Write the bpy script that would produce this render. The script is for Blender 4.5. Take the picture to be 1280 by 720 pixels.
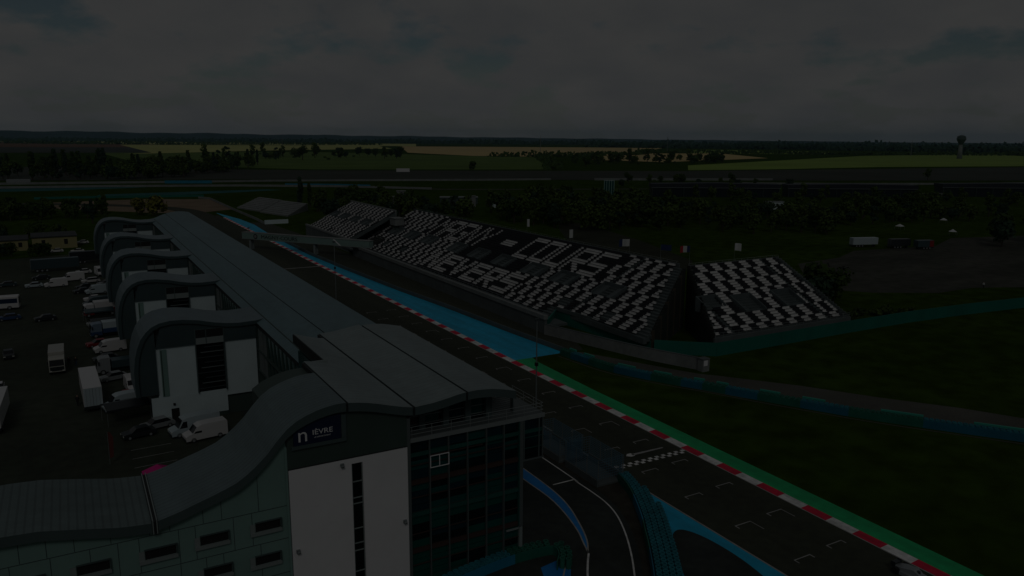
import bpy, bmesh, math, random
from mathutils import Vector, Matrix
random.seed(7)
R = math.radians
for o in list(bpy.data.objects):
    bpy.data.objects.remove(o)
SC = bpy.context.scene
COL = SC.collection

# ------------------------------------------------------------------ camera
# world: +Y along the racing straight (away), +X across it to the grandstands
H = 41.0
YAW, PITCH, ROLL = R(29.685), R(10.855), R(0.30)
cam_d = bpy.data.cameras.new('camera')
cam_d.sensor_width = 36.0
cam_d.lens = 970.0 / 1280.0 * 36.0
cam_d.clip_start = 0.5
cam_d.clip_end = 60000
cam = bpy.data.objects.new('camera', cam_d)
COL.objects.link(cam)
fw = Vector((math.sin(YAW) * math.cos(PITCH), math.cos(YAW) * math.cos(PITCH), -math.sin(PITCH)))
rt = Vector((math.cos(YAW), -math.sin(YAW), 0))
up = rt.cross(fw)
cx = rt * math.cos(ROLL) + up * math.sin(ROLL)
cy = up * math.cos(ROLL) - rt * math.sin(ROLL)
M = Matrix((cx, cy, -fw)).transposed().to_4x4()
M.translation = Vector((0, 0, H))
cam.matrix_world = M
SC.camera = cam

# ------------------------------------------------------------------ light, sky, exposure
SUN_EL, SUN_AZ = R(42), R(205)          # azimuth clockwise from +Y: behind the camera, a little left
SC.view_settings.view_transform = 'Standard'
SC.view_settings.look = 'None'
SC.view_settings.gamma = 1.0
SC.view_settings.use_curve_mapping = False
SC.view_settings.exposure = -3.93

W = bpy.data.worlds.new('World')
SC.world = W
W.use_nodes = True
nt = W.node_tree
nt.nodes.clear()
def N(t, **kw):
    n = nt.nodes.new(t)
    for k, v in kw.items():
        setattr(n, k, v)
    return n
L = nt.links.new
sky = N('ShaderNodeTexSky', sky_type='NISHITA', sun_disc=False, sun_elevation=SUN_EL, sun_rotation=SUN_AZ)
sky.altitude = 200
tc = N('ShaderNodeTexCoord')
sep = N('ShaderNodeSeparateXYZ'); L(tc.outputs['Generated'], sep.inputs[0])
zc = N('ShaderNodeMath', operation='MAXIMUM'); L(sep.outputs['Z'], zc.inputs[0]); zc.inputs[1].default_value = 0.0
za = N('ShaderNodeMath', operation='ADD'); L(zc.outputs[0], za.inputs[0]); za.inputs[1].default_value = 0.30
dx = N('ShaderNodeMath', operation='DIVIDE'); L(sep.outputs['X'], dx.inputs[0]); L(za.outputs[0], dx.inputs[1])
dy = N('ShaderNodeMath', operation='DIVIDE'); L(sep.outputs['Y'], dy.inputs[0]); L(za.outputs[0], dy.inputs[1])
cmb = N('ShaderNodeCombineXYZ'); L(dx.outputs[0], cmb.inputs[0]); L(dy.outputs[0], cmb.inputs[1])
mp = N('ShaderNodeMapping'); L(cmb.outputs[0], mp.inputs[0]); mp.inputs['Rotation'].default_value = (0, 0, R(140)); mp.inputs['Scale'].default_value = (1.0, 1.0, 1); mp.inputs['Location'].default_value = (5.5, 13.2, 0)
n1 = N('ShaderNodeTexNoise'); L(mp.outputs[0], n1.inputs['Vector']); n1.inputs['Scale'].default_value = 2.5; n1.inputs['Detail'].default_value = 9; n1.inputs['Roughness'].default_value = 0.55
n2 = N('ShaderNodeTexNoise'); L(mp.outputs[0], n2.inputs['Vector']); n2.inputs['Scale'].default_value = 3.2; n2.inputs['Detail'].default_value = 5; n2.inputs['Roughness'].default_value = 0.5
cov = N('ShaderNodeValToRGB'); L(n1.outputs['Fac'], cov.inputs[0])
cov.color_ramp.elements[0].position = 0.37; cov.color_ramp.elements[1].position = 0.475
cov.color_ramp.elements[0].color = (0.12, 0.12, 0.12, 1); cov.color_ramp.elements[1].color = (1, 1, 1, 1)
shade = N('ShaderNodeValToRGB'); L(n2.outputs['Fac'], shade.inputs[0])
shade.color_ramp.elements[0].position = 0.3; shade.color_ramp.elements[1].position = 0.68
shade.color_ramp.elements[0].color = (4.5, 4.7, 4.85, 1); shade.color_ramp.elements[1].color = (5.7, 5.7, 5.6, 1)
skym = N('ShaderNodeMixRGB', blend_type='MULTIPLY'); skym.inputs[0].default_value = 1.0
L(sky.outputs[0], skym.inputs[1]); skym.inputs[2].default_value = (0.62, 0.68, 0.64, 1)
hzr = N('ShaderNodeMapRange'); L(sep.outputs['Z'], hzr.inputs[0]); hzr.inputs[1].default_value = 0.015; hzr.inputs[2].default_value = 0.12; hzr.inputs[3].default_value = 0.8; hzr.inputs[4].default_value = 0.0
cvm = N('ShaderNodeMath', operation='MAXIMUM'); L(cov.outputs[0], cvm.inputs[0]); L(hzr.outputs[0], cvm.inputs[1])
mix = N('ShaderNodeMixRGB'); L(cvm.outputs[0], mix.inputs[0]); L(skym.outputs[0], mix.inputs[1]); L(shade.outputs[0], mix.inputs[2])
bg = N('ShaderNodeBackground'); L(mix.outputs[0], bg.inputs[0]); bg.inputs[1].default_value = 0.1
wo = N('ShaderNodeOutputWorld'); L(bg.outputs[0], wo.inputs[0])

sun_d = bpy.data.lights.new('sun', 'SUN')
sun_d.energy = 1.4
sun_d.angle = R(14)
sun_d.color = (1.0, 0.975, 0.94)
sun = bpy.data.objects.new('sun', sun_d)
COL.objects.link(sun)
sdir = Vector((math.sin(SUN_AZ) * math.cos(SUN_EL), math.cos(SUN_AZ) * math.cos(SUN_EL), math.sin(SUN_EL)))
sun.rotation_euler = sdir.to_track_quat('Z', 'Y').to_euler()

# ------------------------------------------------------------------ materials
MATS = {}
def mat(name, col, rough=0.8, var=0.0, vscale=0.1, metal=0.0, col2=None, stretch=(1, 1, 1), bump=0.0, bscale=2.0, spec=0.4, fine=0.0, fscale=3.0):
    if name in MATS:
        return MATS[name]
    m = bpy.data.materials.new(name)
    m.use_nodes = True
    t = m.node_tree
    b = t.nodes['Principled BSDF']
    b.inputs['Roughness'].default_value = rough
    b.inputs['Metallic'].default_value = metal
    b.inputs['Specular IOR Level'].default_value = spec
    b.inputs['Base Color'].default_value = (*col, 1)
    if var or col2 or fine:
        g = t.nodes.new('ShaderNodeNewGeometry')
        mpn = t.nodes.new('ShaderNodeMapping')
        mpn.inputs['Scale'].default_value = stretch
        t.links.new(g.outputs['Position'], mpn.inputs[0])
        nz = t.nodes.new('ShaderNodeTexNoise')
        nz.inputs['Scale'].default_value = vscale
        nz.inputs['Detail'].default_value = 6
        nz.inputs['Roughness'].default_value = 0.6
        t.links.new(mpn.outputs[0], nz.inputs['Vector'])
        rp = t.nodes.new('ShaderNodeValToRGB')
        rp.color_ramp.elements[0].position = 0.3
        rp.color_ramp.elements[1].position = 0.7
        c2 = col2 if col2 else tuple(min(1, c * (1 + var)) for c in col)
        c1 = tuple(c * (1 - var) for c in col)
        rp.color_ramp.elements[0].color = (*c1, 1)
        rp.color_ramp.elements[1].color = (*c2, 1)
        t.links.new(nz.outputs['Fac'], rp.inputs[0])
        out = rp.outputs[0]
        if fine:
            nf = t.nodes.new('ShaderNodeTexNoise')
            nf.inputs['Scale'].default_value = fscale
            nf.inputs['Detail'].default_value = 4
            t.links.new(g.outputs['Position'], nf.inputs['Vector'])
            mr = t.nodes.new('ShaderNodeMapRange')
            mr.inputs[1].default_value = 0.25; mr.inputs[2].default_value = 0.75
            mr.inputs[3].default_value = 1 - fine; mr.inputs[4].default_value = 1 + fine
            t.links.new(nf.outputs['Fac'], mr.inputs[0])
            mm = t.nodes.new('ShaderNodeMixRGB'); mm.blend_type = 'MULTIPLY'; mm.inputs[0].default_value = 1
            t.links.new(out, mm.inputs[1]); t.links.new(mr.outputs[0], mm.inputs[2])
            out = mm.outputs[0]
        t.links.new(out, b.inputs['Base Color'])
    MATS[name] = m
    return m

def ribbed(name, col, axis, period, depth=0.22, rough=0.55, var=0.12):
    """sheet metal with standing ribs across one world axis"""
    m = mat(name, col, rough, var=var, vscale=0.35, metal=0.0, stretch=(.5, .12, 1) if axis == 1 else (.3, 1, 1), fine=0.10, fscale=0.7)
    t = m.node_tree
    b = t.nodes['Principled BSDF']
    old = b.inputs['Base Color'].links[0].from_socket
    g = t.nodes.new('ShaderNodeNewGeometry')
    s = t.nodes.new('ShaderNodeSeparateXYZ')
    t.links.new(g.outputs['Position'], s.inputs[0])
    a = t.nodes.new('ShaderNodeMath'); a.operation = 'MULTIPLY'; a.inputs[1].default_value = 1 / period
    t.links.new(s.outputs[axis], a.inputs[0])
    f = t.nodes.new('ShaderNodeMath'); f.operation = 'FRACT'
    t.links.new(a.outputs[0], f.inputs[0])
    lt = t.nodes.new('ShaderNodeMath'); lt.operation = 'LESS_THAN'; lt.inputs[1].default_value = 0.28
    t.links.new(f.outputs[0], lt.inputs[0])
    mr = t.nodes.new('ShaderNodeMapRange')
    mr.inputs[3].default_value = 1.0; mr.inputs[4].default_value = 1 - depth
    t.links.new(lt.outputs[0], mr.inputs[0])
    mm = t.nodes.new('ShaderNodeMixRGB'); mm.blend_type = 'MULTIPLY'; mm.inputs[0].default_value = 1
    t.links.new(old, mm.inputs[1]); t.links.new(mr.outputs[0], mm.inputs[2])
    t.links.new(mm.outputs[0], b.inputs['Base Color'])
    return m

grass = mat('grass', (0.030, 0.056, 0.006), 0.95, col2=(0.042, 0.072, 0.010), var=0.15, vscale=0.03, stretch=(1, .5, 1), fine=0.42, fscale=0.22, spec=0.0)
asphalt = mat('asphalt', (0.0396, 0.0444, 0.0308), 0.85, col2=(0.0561, 0.06216, 0.0429), var=0.12, vscale=0.12, stretch=(1, 0.08, 1), fine=0.18, fscale=0.8, spec=0.15)
paddock_asphalt = mat('paddock_asphalt', (0.0435, 0.0522, 0.03744), 0.85, col2=(0.06, 0.07047, 0.05112), var=0.15, vscale=0.05, fine=0.2, fscale=0.6, spec=0.08)
pit_asphalt = mat('pit_asphalt', (0.036, 0.0424, 0.03975), 0.8, col2=(0.05184, 0.0592, 0.054), var=0.15, vscale=0.15, fine=0.18, fscale=1.0, spec=0.08)
road_m = mat('road_grey', (0.091, 0.091, 0.078), 0.85, var=0.2, vscale=0.1, fine=0.15, spec=0.08)
carpark_m = mat('carpark', (0.048, 0.050, 0.040), 0.9, col2=(0.080, 0.080, 0.066), var=0.15, vscale=0.045, stretch=(.6, 1.4, 1), fine=0.28, fscale=0.3, spec=0.08)
blue_paint = mat('blue_paint', (0.0024, 0.374, 0.6), 0.6, var=0.22, vscale=0.5, stretch=(1, .1, 1), fine=0.12, fscale=0.6)
deep_blue_paint = mat('deep_blue_paint', (0.0036, 0.2, 0.55), 0.6, var=0.12, vscale=0.15, fine=0.1)
green_paint = mat('green_paint', (0.006, 0.38, 0.125), 0.65, var=0.22, vscale=0.5, stretch=(1, .08, 1), fine=0.15, fscale=0.8)
white_paint = mat('white_paint', (0.70, 0.70, 0.68), 0.6, var=0.28, vscale=0.9, stretch=(1, .25, 1), fine=0.2, fscale=1.5)
worn_paint = mat('worn_white_paint', (0.34, 0.34, 0.33), 0.7, var=0.25, vscale=0.8)
red_paint = mat('red_paint', (0.62, 0.006, 0.044), 0.6, var=0.28, vscale=0.9, stretch=(1, .25, 1), fine=0.2, fscale=1.5)
white_wall = mat('white_render', (0.74, 0.74, 0.75), 0.75, var=0.035, vscale=0.4)
white_panel = mat('white_panel', (0.552, 0.6592, 0.676), 0.7, var=0.05, vscale=0.4)
dark_panel = mat('charcoal_panel', (0.05, 0.0783, 0.0676), 0.6, var=0.10, vscale=0.3)
fascia_m = mat('fascia_grey', (0.068, 0.0987, 0.0987), 0.55, var=0.08, vscale=0.3)
wing_face_m = mat('wing_dark_face', (0.042, 0.07072, 0.0754), 0.6, var=0.10, vscale=0.3)
teal_panel = mat('teal_grey_panel', (0.1827, 0.2991, 0.2688), 0.6, var=0.07, vscale=0.35)
joint_m = mat('panel_joint', (0.055, 0.08, 0.08), 0.7)
light_sill = mat('light_sill', (0.23, 0.27, 0.265), 0.6)
roof_light = ribbed('roof_light_metal', (0.204, 0.2519, 0.2511), 1, 0.85, 0.10, 0.5)
roof_teal = ribbed('roof_teal_metal', (0.1136, 0.1865, 0.2035), 1, 0.9, 0.10, 0.5)
roof_strip_x = ribbed('roof_strip_metal', (0.1095, 0.1521, 0.1505), 0, 0.55, 0.25, 0.5)
roof_strip_y = ribbed('roof_arch_metal', (0.1224, 0.172, 0.1789), 1, 0.6, 0.2, 0.5)
wing_roof_m = ribbed('wing_roof_metal', (0.1347, 0.1865, 0.2064), 1, 0.9, 0.12, 0.5)
gutter_m = mat('gutter_dark', (0.018, 0.022, 0.022), 0.6)
glass_dark = mat('dark_glass', (0.006, 0.010, 0.011), 0.12, spec=0.35)
glass_teal = mat('teal_glass', (0.006, 0.070, 0.064), 0.15, spec=0.35)
glass_green = mat('green_glass', (0.006, 0.075, 0.060), 0.2, spec=0.3)
glass_blue = mat('blue_glass', (0.008, 0.028, 0.040), 0.12, spec=0.35)
mullion_m = mat('mullion_grey', (0.10, 0.12, 0.12), 0.5)
spandrel_m = mat('spandrel_green', (0.012, 0.085, 0.070), 0.5, var=0.2, vscale=0.4)
slab_m = mat('slab_brown', (0.055, 0.030, 0.025), 0.7)
rail_m = mat('rail_metal', (0.28, 0.31, 0.31), 0.45, metal=0.3)
steel_m = mat('galvanised_steel', (0.22, 0.25, 0.25), 0.5, metal=0.4)
dark_steel = mat('dark_steel', (0.06, 0.075, 0.08), 0.5, metal=0.2)
navy_m = mat('navy_sign', (0.008, 0.016, 0.055), 0.5)
letter_m = mat('white_letter', (0.75, 0.75, 0.76), 0.5)
concrete = mat('concrete', (0.20, 0.215, 0.21), 0.85, var=0.18, vscale=0.2, fine=0.12, fscale=1.2)
dark_concrete = mat('dark_concrete', (0.105, 0.125, 0.125), 0.85, var=0.18, vscale=0.2)
terrace_m = mat('terrace_concrete', (0.085, 0.105, 0.105), 0.9, var=0.2, vscale=0.3)
seat_white = mat('white_seat', (0.60, 0.60, 0.59), 0.6, var=0.12, vscale=0.3)
seat_black = mat('black_seat', (0.022, 0.023, 0.028), 0.6)
vom_m = mat('entrance_concrete', (0.085, 0.105, 0.108), 0.85, var=0.15, vscale=0.3)
black_m = mat('black', (0.012, 0.012, 0.012), 0.8)
hoard_green = mat('green_hoarding', (0.0042, 0.1375, 0.102), 0.7, var=0.15, vscale=0.15, stretch=(1, 1, 0.3))
tyre_teal = mat('teal_tyre', (0.016, 0.17, 0.21), 0.7, var=0.3, vscale=0.8)
tyre_green = mat('green_tyre', (0.012, 0.12, 0.08), 0.7, var=0.3, vscale=0.8)
belt_blue = mat('blue_belt', (0.008, 0.125, 0.20), 0.6, var=0.15, vscale=0.3)
belt_cyan = mat('cyan_belt', (0.012, 0.20, 0.33), 0.6, var=0.15, vscale=0.3)
belt_green = mat('green_belt', (0.008, 0.12, 0.085), 0.6, var=0.2, vscale=0.3)
lid_green = mat('pale_green_lid', (0.03, 0.30, 0.22), 0.6)
mesh_blue = mat('fence_wire', (0.104, 0.2185, 0.297), 0.5, metal=0.3)
rubber = mat('rubber', (0.014, 0.014, 0.015), 0.8)
car_glass = mat('car_glass', (0.008, 0.010, 0.012), 0.1, spec=0.5)
lamp_m = mat('lamp_lens', (0.6, 0.6, 0.55), 0.3)
gravel_m = mat('gravel', (0.21, 0.16, 0.11), 0.95, var=0.18, vscale=0.08, spec=0.08)
wheat_m = mat('wheat_field', (0.54, 0.4185, 0.195), 0.95, var=0.12, vscale=0.006, spec=0.08)
pale_m = mat('pale_field', (0.4205, 0.434, 0.15), 0.95, var=0.12, vscale=0.005, spec=0.08)
brown_m = mat('brown_field', (0.1428, 0.07898, 0.0435), 0.95, var=0.15, vscale=0.005, spec=0.08)
plough_mt = mat('plough_field', (0.051, 0.05616, 0.045), 0.95, var=0.18, vscale=0.01, spec=0.08)
lush_m = mat('lush_field', (0.209, 0.3, 0.06), 0.95, var=0.14, vscale=0.006, spec=0.08)
mid_m = mat('meadow_field', (0.09244, 0.1487, 0.03), 0.95, var=0.25, vscale=0.008, spec=0.08)
runoff_m = mat('teal_runoff', (0.02, 0.104, 0.102), 0.8, var=0.2, vscale=0.02, spec=0.08)
hill_m = mat('hill_forest', (0.030, 0.052, 0.048), 0.95, var=0.3, vscale=0.002, spec=0.08)
leaf = [mat('leaf_dark', (0.0228, 0.0456, 0.0114), 0.85, col2=(0.0646, 0.1064, 0.0266), var=0.1, vscale=0.35, spec=0.08),
        mat('leaf_mid', (0.0418, 0.0722, 0.0152), 0.85, col2=(0.0988, 0.1482, 0.0342), var=0.1, vscale=0.35, spec=0.08),
        mat('leaf_olive', (0.1045, 0.1045, 0.019), 0.85, col2=(0.1995, 0.1938, 0.0418), var=0.1, vscale=0.35, spec=0.08),
        mat('leaf_blue', (0.019, 0.0418, 0.0266), 0.85, col2=(0.0494, 0.0912, 0.0494), var=0.1, vscale=0.35, spec=0.08)]
bark = mat('bark', (0.06, 0.045, 0.035), 0.9)
plaster_yel = mat('yellow_plaster', (0.33, 0.30, 0.15), 0.85, var=0.1, vscale=0.2, spec=0.08)
roof_dark = mat('dark_roof', (0.040, 0.045, 0.047), 0.8, var=0.15, vscale=0.2)
navy_roof = mat('navy_roof', (0.016, 0.020, 0.030), 0.6, var=0.15, vscale=0.1)
cloth_w = mat('white_cloth', (0.55, 0.57, 0.57), 0.8)
cloth_b = mat('navy_cloth', (0.015, 0.035, 0.11), 0.8)
cloth_r = mat('red_cloth', (0.38, 0.02, 0.035), 0.8)
pink_m = mat('pink_cloth', (0.60, 0.015, 0.22), 0.7)
def paint(n, c): return mat('paint_' + n, c, 0.35, spec=0.5)
P_white = paint('white', (0.62, 0.62, 0.62)); P_red = paint('red', (0.23, 0.012, 0.014)); P_blue = paint('blue', (0.03, 0.07, 0.16))
P_dark = paint('dark', (0.022, 0.028, 0.032)); P_silver = paint('silver', (0.25, 0.27, 0.28)); P_cream = paint('cream', (0.40, 0.40, 0.36))
P_teal = paint('teal', (0.04, 0.07, 0.08)); P_ice = paint('ice', (0.42, 0.50, 0.53)); P_steel = paint('steelblue', (0.16, 0.22, 0.29))

# ------------------------------------------------------------------ mesh helpers
class MB:
    def __init__(self):
        self.v = []; self.f = []; self.mi = []; self.mats = []
    def m(self, mt):
        if mt not in self.mats: self.mats.append(mt)
        return self.mats.index(mt)
    def face(self, pts, mt):
        i = len(self.v); self.v += [tuple(p) for p in pts]
        self.f.append(tuple(range(i, i + len(pts)))); self.mi.append(self.m(mt)); return self
    def box(self, x0, x1, y0, y1, z0, z1, mt, T=None):
        i = len(self.v)
        p = [(x0, y0, z0), (x1, y0, z0), (x1, y1, z0), (x0, y1, z0), (x0, y0, z1), (x1, y0, z1), (x1, y1, z1), (x0, y1, z1)]
        if T is not None: p = [tuple(T @ Vector(q)) for q in p]
        self.v += p; k = self.m(mt)
        for q in ((0, 3, 2, 1), (4, 5, 6, 7), (0, 1, 5, 4), (1, 2, 6, 5), (2, 3, 7, 6), (3, 0, 4, 7)):
            self.f.append(tuple(i + a for a in q)); self.mi.append(k)
        return self
    def tube(self, a, b, r0, r1, mt, n=6):
        a = Vector(a); b = Vector(b); d = (b - a).normalized()
        u = d.orthogonal().normalized(); w = d.cross(u); i = len(self.v); k = self.m(mt)
        for c, r in ((a, r0), (b, r1)):
            for j in range(n):
                t = 2 * math.pi * j / n
                self.v.append(tuple(c + (u * math.cos(t) + w * math.sin(t)) * r))
        for j in range(n):
            self.f.append((i + j, i + (j + 1) % n, i + n + (j + 1) % n, i + n + j)); self.mi.append(k)
        self.f.append(tuple(i + j for j in range(n))[::-1]); self.mi.append(k)
        self.f.append(tuple(i + n + j for j in range(n))); self.mi.append(k)
        return self
    def ring(self, c, R1, R2, h, mt, n=10):
        """a tyre lying flat: open ring"""
        i = len(self.v); k = self.m(mt); x, y, z = c
        for rr, zz in ((R1, z), (R1 * 1.0, z + h), (R2, z + h), (R2, z)):
            for j in range(n):
                t = 2 * math.pi * j / n
                self.v.append((x + rr * math.cos(t), y + rr * math.sin(t), zz))
        for s in range(3):
            for j in range(n):
                a = i + s * n + j; b = i + s * n + (j + 1) % n
                self.f.append((a, b, b + n, a + n)); self.mi.append(k)
        return self
    def prism_y(self, prof, y0, y1, mt):
        """closed polygon in X-Z extruded along Y"""
        i = len(self.v); n = len(prof); k = self.m(mt)
        self.v += [(x, y0, z) for x, z in prof] + [(x, y1, z) for x, z in prof]
        for j in range(n):
            self.f.append((i + j, i + (j + 1) % n, i + n + (j + 1) % n, i + n + j)); self.mi.append(k)
        self.f.append(tuple(i + j for j in range(n))); self.mi.append(k)
        self.f.append(tuple(i + n + j for j in range(n))[::-1]); self.mi.append(k)
        return self
    def prism_z(self, poly, z0, z1, mt):
        i = len(self.v); n = len(poly); k = self.m(mt)
        self.v += [(x, y, z0) for x, y in poly] + [(x, y, z1) for x, y in poly]
        for j in range(n):
            self.f.append((i + j, i + (j + 1) % n, i + n + (j + 1) % n, i + n + j)); self.mi.append(k)
        self.f.append(tuple(i + j for j in range(n))[::-1]); self.mi.append(k)
        self.f.append(tuple(i + n + j for j in range(n))); self.mi.append(k)
        return self
    def build(self, name, parent=None, smooth=False, bevel=0):
        me = bpy.data.meshes.new(name)
        me.from_pydata(self.v, [], self.f)
        for mt in self.mats: me.materials.append(mt)
        me.polygons.foreach_set('material_index', self.mi)
        bm = bmesh.new(); bm.from_mesh(me)
        bmesh.ops.recalc_face_normals(bm, faces=bm.faces)
        bm.to_mesh(me); bm.free()
        if smooth: me.polygons.foreach_set('use_smooth', [True] * len(me.polygons))
        me.update()
        o = bpy.data.objects.new(name, me)
        COL.objects.link(o)
        if bevel:
            b = o.modifiers.new('bevel', 'BEVEL'); b.width = bevel; b.segments = 2; b.limit_method = 'ANGLE'
        if parent: o.parent = parent
        return o
def thing(name, label, cat, loc=(0, 0, 0), rz=0, group=None):
    o = bpy.data.objects.new(name, None); COL.objects.link(o)
    o.empty_display_size = 0.5
    o.location = loc; o.rotation_euler = (0, 0, rz)
    o['label'] = label; o['category'] = cat
    if group: o['group'] = group
    return o
def tag(o, label, cat, group=None):
    o['label'] = label; o['category'] = cat
    if group: o['group'] = group
    return o
def struct(o, kind='structure'):
    o['kind'] = kind; return o
KIDS = {}
def kids(o): return [c for c in o.children]
def dup(root, loc, rz, label=None, group=None, scale=1.0):
    r = root.copy(); COL.objects.link(r); r.location = loc; r.rotation_euler = (0, 0, rz); r.scale = (scale,) * 3
    if label: r['label'] = label
    if group: r['group'] = group
    for ch in kids(root):
        c = ch.copy(); COL.objects.link(c); c.parent = r
        for g in kids(ch):
            d = g.copy(); COL.objects.link(d); d.parent = c
    return r
def text(name, s, size, mt, loc, rot, parent, extrude=0.02, sx=1.0):
    cu = bpy.data.curves.new(name, 'FONT'); cu.body = s; cu.size = size; cu.extrude = extrude
    t = bpy.data.objects.new(name + '_curve', cu); COL.objects.link(t)
    bpy.context.view_layer.update()
    dg = bpy.context.evaluated_depsgraph_get()
    me = bpy.data.meshes.new_from_object(t.evaluated_get(dg))
    bpy.data.objects.remove(t)
    me.materials.clear(); me.materials.append(mt)
    o = bpy.data.objects.new(name, me); COL.objects.link(o)
    o.location = loc; o.rotation_euler = rot; o.scale = (sx, 1, 1)
    if parent: o.parent = parent
    return o
def flat(name, polys, mt, z):
    b = MB()
    for p in polys:
        b.face([(x, y, z) for x, y in p], mt)
    return b
def ribbon(b, pts, w, z, mt):
    n = len(pts); Lf = []; Rt = []
    for i, p in enumerate(pts):
        a = Vector(pts[max(i - 1, 0)]); c = Vector(pts[min(i + 1, n - 1)])
        d = (c - a).normalized(); q = Vector((-d.y, d.x)) * (w / 2)
        Lf.append(Vector(p) + q); Rt.append(Vector(p) - q)
    for i in range(n - 1):
        b.face([(*Lf[i], z), (*Lf[i + 1], z), (*Rt[i + 1], z), (*Rt[i], z)], mt)
def smoothline(pts, k=6):
    """Catmull-Rom through points"""
    out = []
    P = [Vector(p) for p in pts]
    for i in range(len(P) - 1):
        p0 = P[max(i - 1, 0)]; p1 = P[i]; p2 = P[i + 1]; p3 = P[min(i + 2, len(P) - 1)]
        for j in range(k):
            t = j / k
            out.append(0.5 * ((2 * p1) + (p2 - p0) * t + (2 * p0 - 5 * p1 + 4 * p2 - p3) * t * t + (3 * p1 - p0 - 3 * p2 + p3) * t ** 3))
    out.append(P[-1])
    return [(q.x, q.y) for q in out]

# ================================================================== SETTING
struct(flat('ground', [[(-17000, -2000), (26000, -2000), (26000, 18500), (-17000, 18500)]], grass, 0).build('ground'))

# far hills, a long uneven ridge
hb = MB()
rows = []
rr = random.Random(3)
az = [R(a) for a in [x * 0.6 - 25 for x in range(0, 160)]]
for i, a in enumerate(az):
    deg = math.degrees(a)
    t = (deg - (-4)) / (63 - (-4))
    base = 112 * (1 - min(max(t, 0), 1)) ** 1.2 + 18
    h = base * (1 + 0.05 * math.sin(deg * 0.9) + 0.05 * math.sin(deg * 2.3 + 1) + 0.02 * rr.random())
    Rd = 13500
    rows.append([(math.sin(a) * (Rd + q), math.cos(a) * (Rd + q), z) for q, z in ((-2600, 0), (-1500, h * .30), (-700, h * .62), (0, h), (1500, h * .8), (4000, 0))])
for i in range(len(rows) - 1):
    for j in range(5):
        hb.face([rows[i][j], rows[i + 1][j], rows[i + 1][j + 1], rows[i][j + 1]], hill_m)
struct(hb.build('hills', smooth=True))

# fields
def field(name, poly, mt, z): struct(flat(name, [poly], mt, z).build(name))
field('meadow', [(78, 2481), (650, 2362), (954, 1529), (584, 915), (284, 1036), (104, 1311)], mid_m, 0.25)
field('field', [(-649, 7717), (455, 5089), (330, 3600), (-480, 3700)], brown_m, 0.5)
field('meadow', [(-480, 3690), (329, 3590), (206, 2325), (-300, 2404)], plough_mt, 0.5)
field('field', [(-1138, 12000), (465, 8249), (2414, 5772), (1661, 3972), (900, 5050), (455, 5095), (-449, 7720)], pale_m, 0.5)
field('field', [(269, 4798), (1560, 4300), (1165, 3038), (632, 2689), (117, 2125), (206, 2330)], pale_m, 0.6)
field('field', [(1569, 3972), (2722, 3182), (1723, 2138), (960, 1611), (870, 1727), (882, 2172)], wheat_m, 0.5)
field('field', [(1370, 1925), (1788, 1824), (1429, 1302), (970, 1133), (939, 1319)], wheat_m, 0.55)
field('field', [(887, 976), (1940, 1423), (2698, 1500), (2398, 1239), (1419, 731), (1134, 801), (877, 798), (746, 820)], lush_m, 0.3)
field('field', [(2431, 2628), (2505, 1975), (2032, 1631), (1680, 1850)], lush_m, 0.35)
field('ploughed_field', [(277, 1010), (726, 799), (853, 776), (1374, 707), (1500, 560), (892, 458), (664, 560), (224, 789)], plough_mt, 0.2)
field('ploughed_field', [(-184, 1381), (277, 1010), (224, 789), (-157, 913)], plough_mt, 0.2)
# far parts of the circuit
field('runoff', [(-149, 774), (10, 745), (60, 715), (-10, 700), (-144, 705)], runoff_m, 0.05)
field('runoff', [(20, 640), (140, 650), (150, 636), (115, 622), (30, 602), (14, 606)], runoff_m, 0.055)
field('gravel_trap', [(-18, 572), (44, 579), (83, 560), (82, 473), (60, 458), (40, 470), (-11, 524)], gravel_m, 0.06)
b = MB(); ribbon(b, smoothline([(-160, 760), (26, 740), (128, 705), (199, 660), (262, 596), (330, 560), (430, 520)]), 13, 0.08, asphalt)
ribbon(b, smoothline([(62, 330), (62, 420), (50, 500), (-10, 560), (-90, 600)]), 12, 0.08, asphalt)
struct(b.build('far_racetrack'))

# circuit asphalt
struct(flat('racetrack', [[(56.6, 20), (69.2, 20), (69.2, 440), (56.6, 440)]], asphalt, 0.012).build('racetrack'))
struct(flat('pit_lane', [[(20, 20), (56.6, 20), (56.6, 400), (38, 400), (20, 335)]], pit_asphalt, 0.008).build('pit_lane'))
struct(flat('paddock', [[(-90, 20), (20, 20), (20, 318), (-90, 300)]], paddock_asphalt, 0.008).build('paddock'))
struct(flat('service_road', [[(70.4, 122.5), (82.2, 122.5), (86.2, 122.5), (88.3, 128), (86.4, 138), (86.4, 335), (84, 395), (70.4, 395)]], asphalt, 0.006).build('service_road'))
struct(flat('service_road', [[(81.5, 124), (85, 121), (92.5, 104.5), (95, 99.5), (97.5, 96.5), (105.5, 85.8), (111.9, 75.2), (118.5, 65.9), (122.4, 58.5), (135, 40), (127, 38), (112, 57), (101, 73), (92, 86), (84.5, 101), (81, 115)]], road_m, 0.010).build('service_road'))
struct(flat('car_park', [[(176, 150), (186, 160), (198, 163), (213, 178), (238, 181), (258, 190), (300, 184), (330, 196), (430, 170), (430, 118), (330, 121), (285, 113), (236, 117.5), (222, 124), (206, 124), (190, 133)]], carpark_m, 0.006).build('car_park'))
struct(flat('path', [[(162, 248), (172, 255), (196, 300), (210, 322), (222, 318), (205, 253), (186, 200), (172, 186), (160, 200)]], mat('gravel_path', (.038, .042, .028), .95, var=.3, vscale=.08, spec=.05), 0.006).build('path'))
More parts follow.
